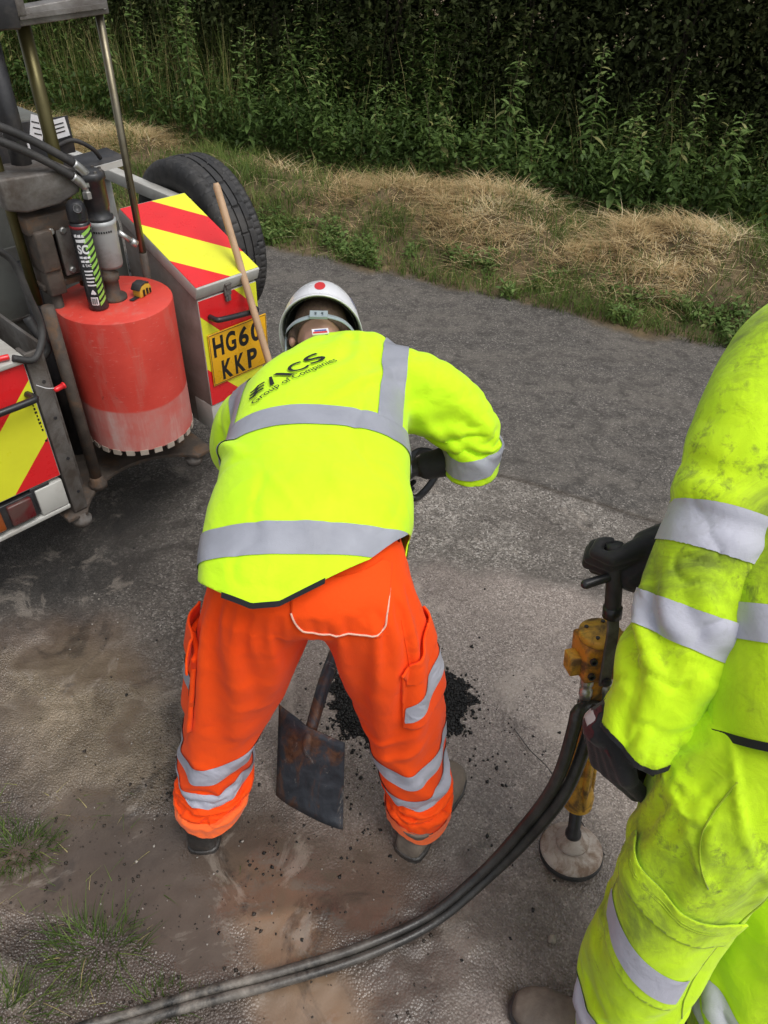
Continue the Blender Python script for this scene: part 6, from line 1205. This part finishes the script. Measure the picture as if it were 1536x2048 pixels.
F = [(i*n_a+j, i*n_a+(j+1) % n_a, (i+1)*n_a+(j+1) % n_a, (i+1)*n_a+j) for i in range(n_r) for j in range(n_a)]
mesh_obj('mound', Vp, [f[::-1] for f in F], M_tar, pile, True)
def chips(n, seed):
    g = np.random.default_rng(seed); b = np.array([[1, 0, 0], [-1, 0, 0], [0, 1, 0], [0, -1, 0], [0, 0, 1], [0, 0, -1]], float); f = np.array([[0, 2, 4], [2, 1, 4], [1, 3, 4], [3, 0, 4], [2, 0, 5], [1, 2, 5], [3, 1, 5], [0, 3, 5]])
    return b, f, g
def chip_mesh(pos, size, seed):
    n = len(pos); b, f, g = chips(n, seed); T_ = b[None]*g.uniform(.55, 1.25, (n, 6, 1))+g.uniform(-.2, .2, (n, 6, 3)); R = rotm(g.uniform(0, 6.28, n), g.uniform(0, 6.28, n), g.uniform(0, 6.28, n))
    V = np.einsum('nij,nkj->nki', R, T_*np.asarray(size)[:, None, None])+pos[:, None, :]; return V.reshape(-1, 3), (np.arange(n)[:, None, None]*6+f[None]).reshape(-1, 3)
n = 6500; t = U(0, 6.28, n); rr = np.sqrt(U(0, 1, n))*(1.03+.06*np.sin(3*t+1)+.05*np.sin(7*t)+.045*np.sin(11*t+2)+.04*np.sin(19*t+.5))+np.where(U(0, 1, n) < .10, U(0, .20, n), 0); x, y = rr*.238*np.cos(t), rr*.185*np.sin(t); P = np.c_[x, y, 0*x]; P[:, 2] = np.maximum(pile_h(x, y), 0)+ground_z(P+A_(pc[0], pc[1], 0))+.001
V, F = chip_mesh(P, U(.003, .0085, n), 3); mesh_obj('tarmac_chips', V, F, M_tar, pile)['kind'] = 'stuff'
# crumbs strewn over the lane
g = []
def strew(cx, cy, sx, sy, n): g.append(np.c_[rng.normal(cx, sx, n), rng.normal(cy, sy, n)])
strew(.09, 1.42, .19, .16, 330); strew(-.1, 1.20, .14, .14, 150); strew(-.06, 1.02, .10, .10, 60); strew(-.27, .86, .05, .05, 45); strew(-.60, 1.05, .015, .012, 30); strew(.30, 1.3, .16, .16, 70); strew(-.2, 1.25, .5, .4, 90); strew(.4, 1.0, .25, .2, 50); strew(-.15, .74, .10, .07, 14)
g = np.vstack(g); g = g[(np.hypot((g[:, 0]-pc[0])/.238, (g[:, 1]-pc[1])/.185) > .98) & (g[:, 1] > .45)]; P = np.c_[g, 0*g[:, :1]]; P[:, 2] = ground_z(P)+.0012
V, F = chip_mesh(P, np.clip(rng.gamma(2.2, .0016, len(P)), .0014, .009), 5); tag(mesh_obj('tarmac_crumbs', V, F, M_tar), 'black tarmac crumbs strewn over the wet lane', 'crumbs', kind='stuff')
# pale grit
n = 2600; gx_, gy_ = U(.1, 1.5, n), U(1.98, 2.75, n); P = np.c_[gx_, gy_, 0*gx_]; zz = zones(P); P = P[(zz['pale'] > .4) & (U(0, 1, n) < .8)]; P[:, 2] = ground_z(P)+.001
n2 = 500; Q = np.c_[U(-1.2, .3, n2), U(.35, 2.0, n2), np.zeros(n2)]; Q[:, 2] = ground_z(Q)+.001; P = np.vstack([P, Q])
M_grit = M('pale_grit', (.34, .31, .275), .8, var=.35, scale=60); V, F = chip_mesh(P, np.clip(rng.gamma(2, .0011, len(P)), .001, .0055), 6); tag(mesh_obj('loose_grit', V, F, M_grit), 'pale loose grit scattered over lane and mud', 'grit', kind='stuff')
n3 = 2600; Q = np.c_[U(-1.5, .2, n3), U(.3, 1.75, n3), np.zeros(n3)]; zz = zones(Q); Q = Q[(zz['mud'] > .5) & (vnoise(Q, 3.5, 600)+U(-.5, .5, n3) > -.1)]; Q[:, 2] = ground_z(Q)+.0008
M_deb = M('dark_mud_bits', (.035, .027, .021), .6, var=.4, scale=60); V, F = chip_mesh(Q, np.clip(rng.gamma(2, .0013, len(Q)), .0012, .008), 8); tag(mesh_obj('mud_bits', V, F, M_deb), 'dark bits of soil and root strewn over the mud', 'soil', kind='stuff')
# stones
M_stone = M('flint', (.30, .26, .21), .7, var=.3, scale=25, bumpd=.002, bscale=60)
def stone(x, y, r, label, m=None, sq=.6):
    mb = MB(); mb.ell((0, 0, 0), (X1*r, Y1*r*.85, Z1*r*sq), 14, 10); V, F = mb.arrays(); V = V*(1+.45*fbm(V+A_(x, y, 0), 1.3/r, 9, 3))[:, None]; b = A_(x, y, gz(x, y)+r*sq*.55)
    o = mesh_obj('stone', V, F, m or M_stone, smooth=True); o.location = b; return tag(o, label, 'stone')
stone(.512, .70, .013, 'small brown pebble between the hose and the right-hand worker')
# thin wires by the tamper
wb = A_(.50, 1.22, 0); wi = MB().tube(spline([(.475, 1.335, gz(.475, 1.335)+.004), (.52, 1.25, .012), (.565, 1.19, .02), (.60, 1.12, .012), (.66, 1.0, .006), (.70, .93, .005)], 6), .0016, 5).build('thin_wire', M_rub, smooth=True)
tag(wi, 'thin dark wire lying behind the tamper and its hoses', 'wire')
# round grey lamp on a yellow body at the right end of the verge
lb = A_(2.97, 6.00, 0); lb[2] = gz(lb[0], lb[1]); lamp = thing('roadworks_lamp', 'round grey roadworks lamp on a yellow body at the right picture edge', 'lamp', lb)
M_ylw = M('lamp_yellow', (.62, .36, .02), .5, var=.1); lf_ = nrm(A_(-.45, -.9, .1))
MB().box((0, 0, .14), (.12, .10, .24)).build('battery_case', M_ylw, lamp, bevel=.01); MB().box((0, 0, .265), (.05, .05, .04)).build('neck', M_ylw, lamp, bevel=.005)
MB().lathe([(0, -.03), (.075, -.03), (.086, -.02), (.086, .02), (.078, .03), (.05, .036), (0, .038)], (0, 0, .365), lf_, 28).build('lens', M('lamp_lens', (.22, .21, .19), .3, var=.1), lamp, True)
MB().lathe([(.080, -.012), (.092, -.010), (.092, .010), (.080, .012)], (0, 0, .365), lf_, 32).build('lens_ring', M_lock, lamp, True)
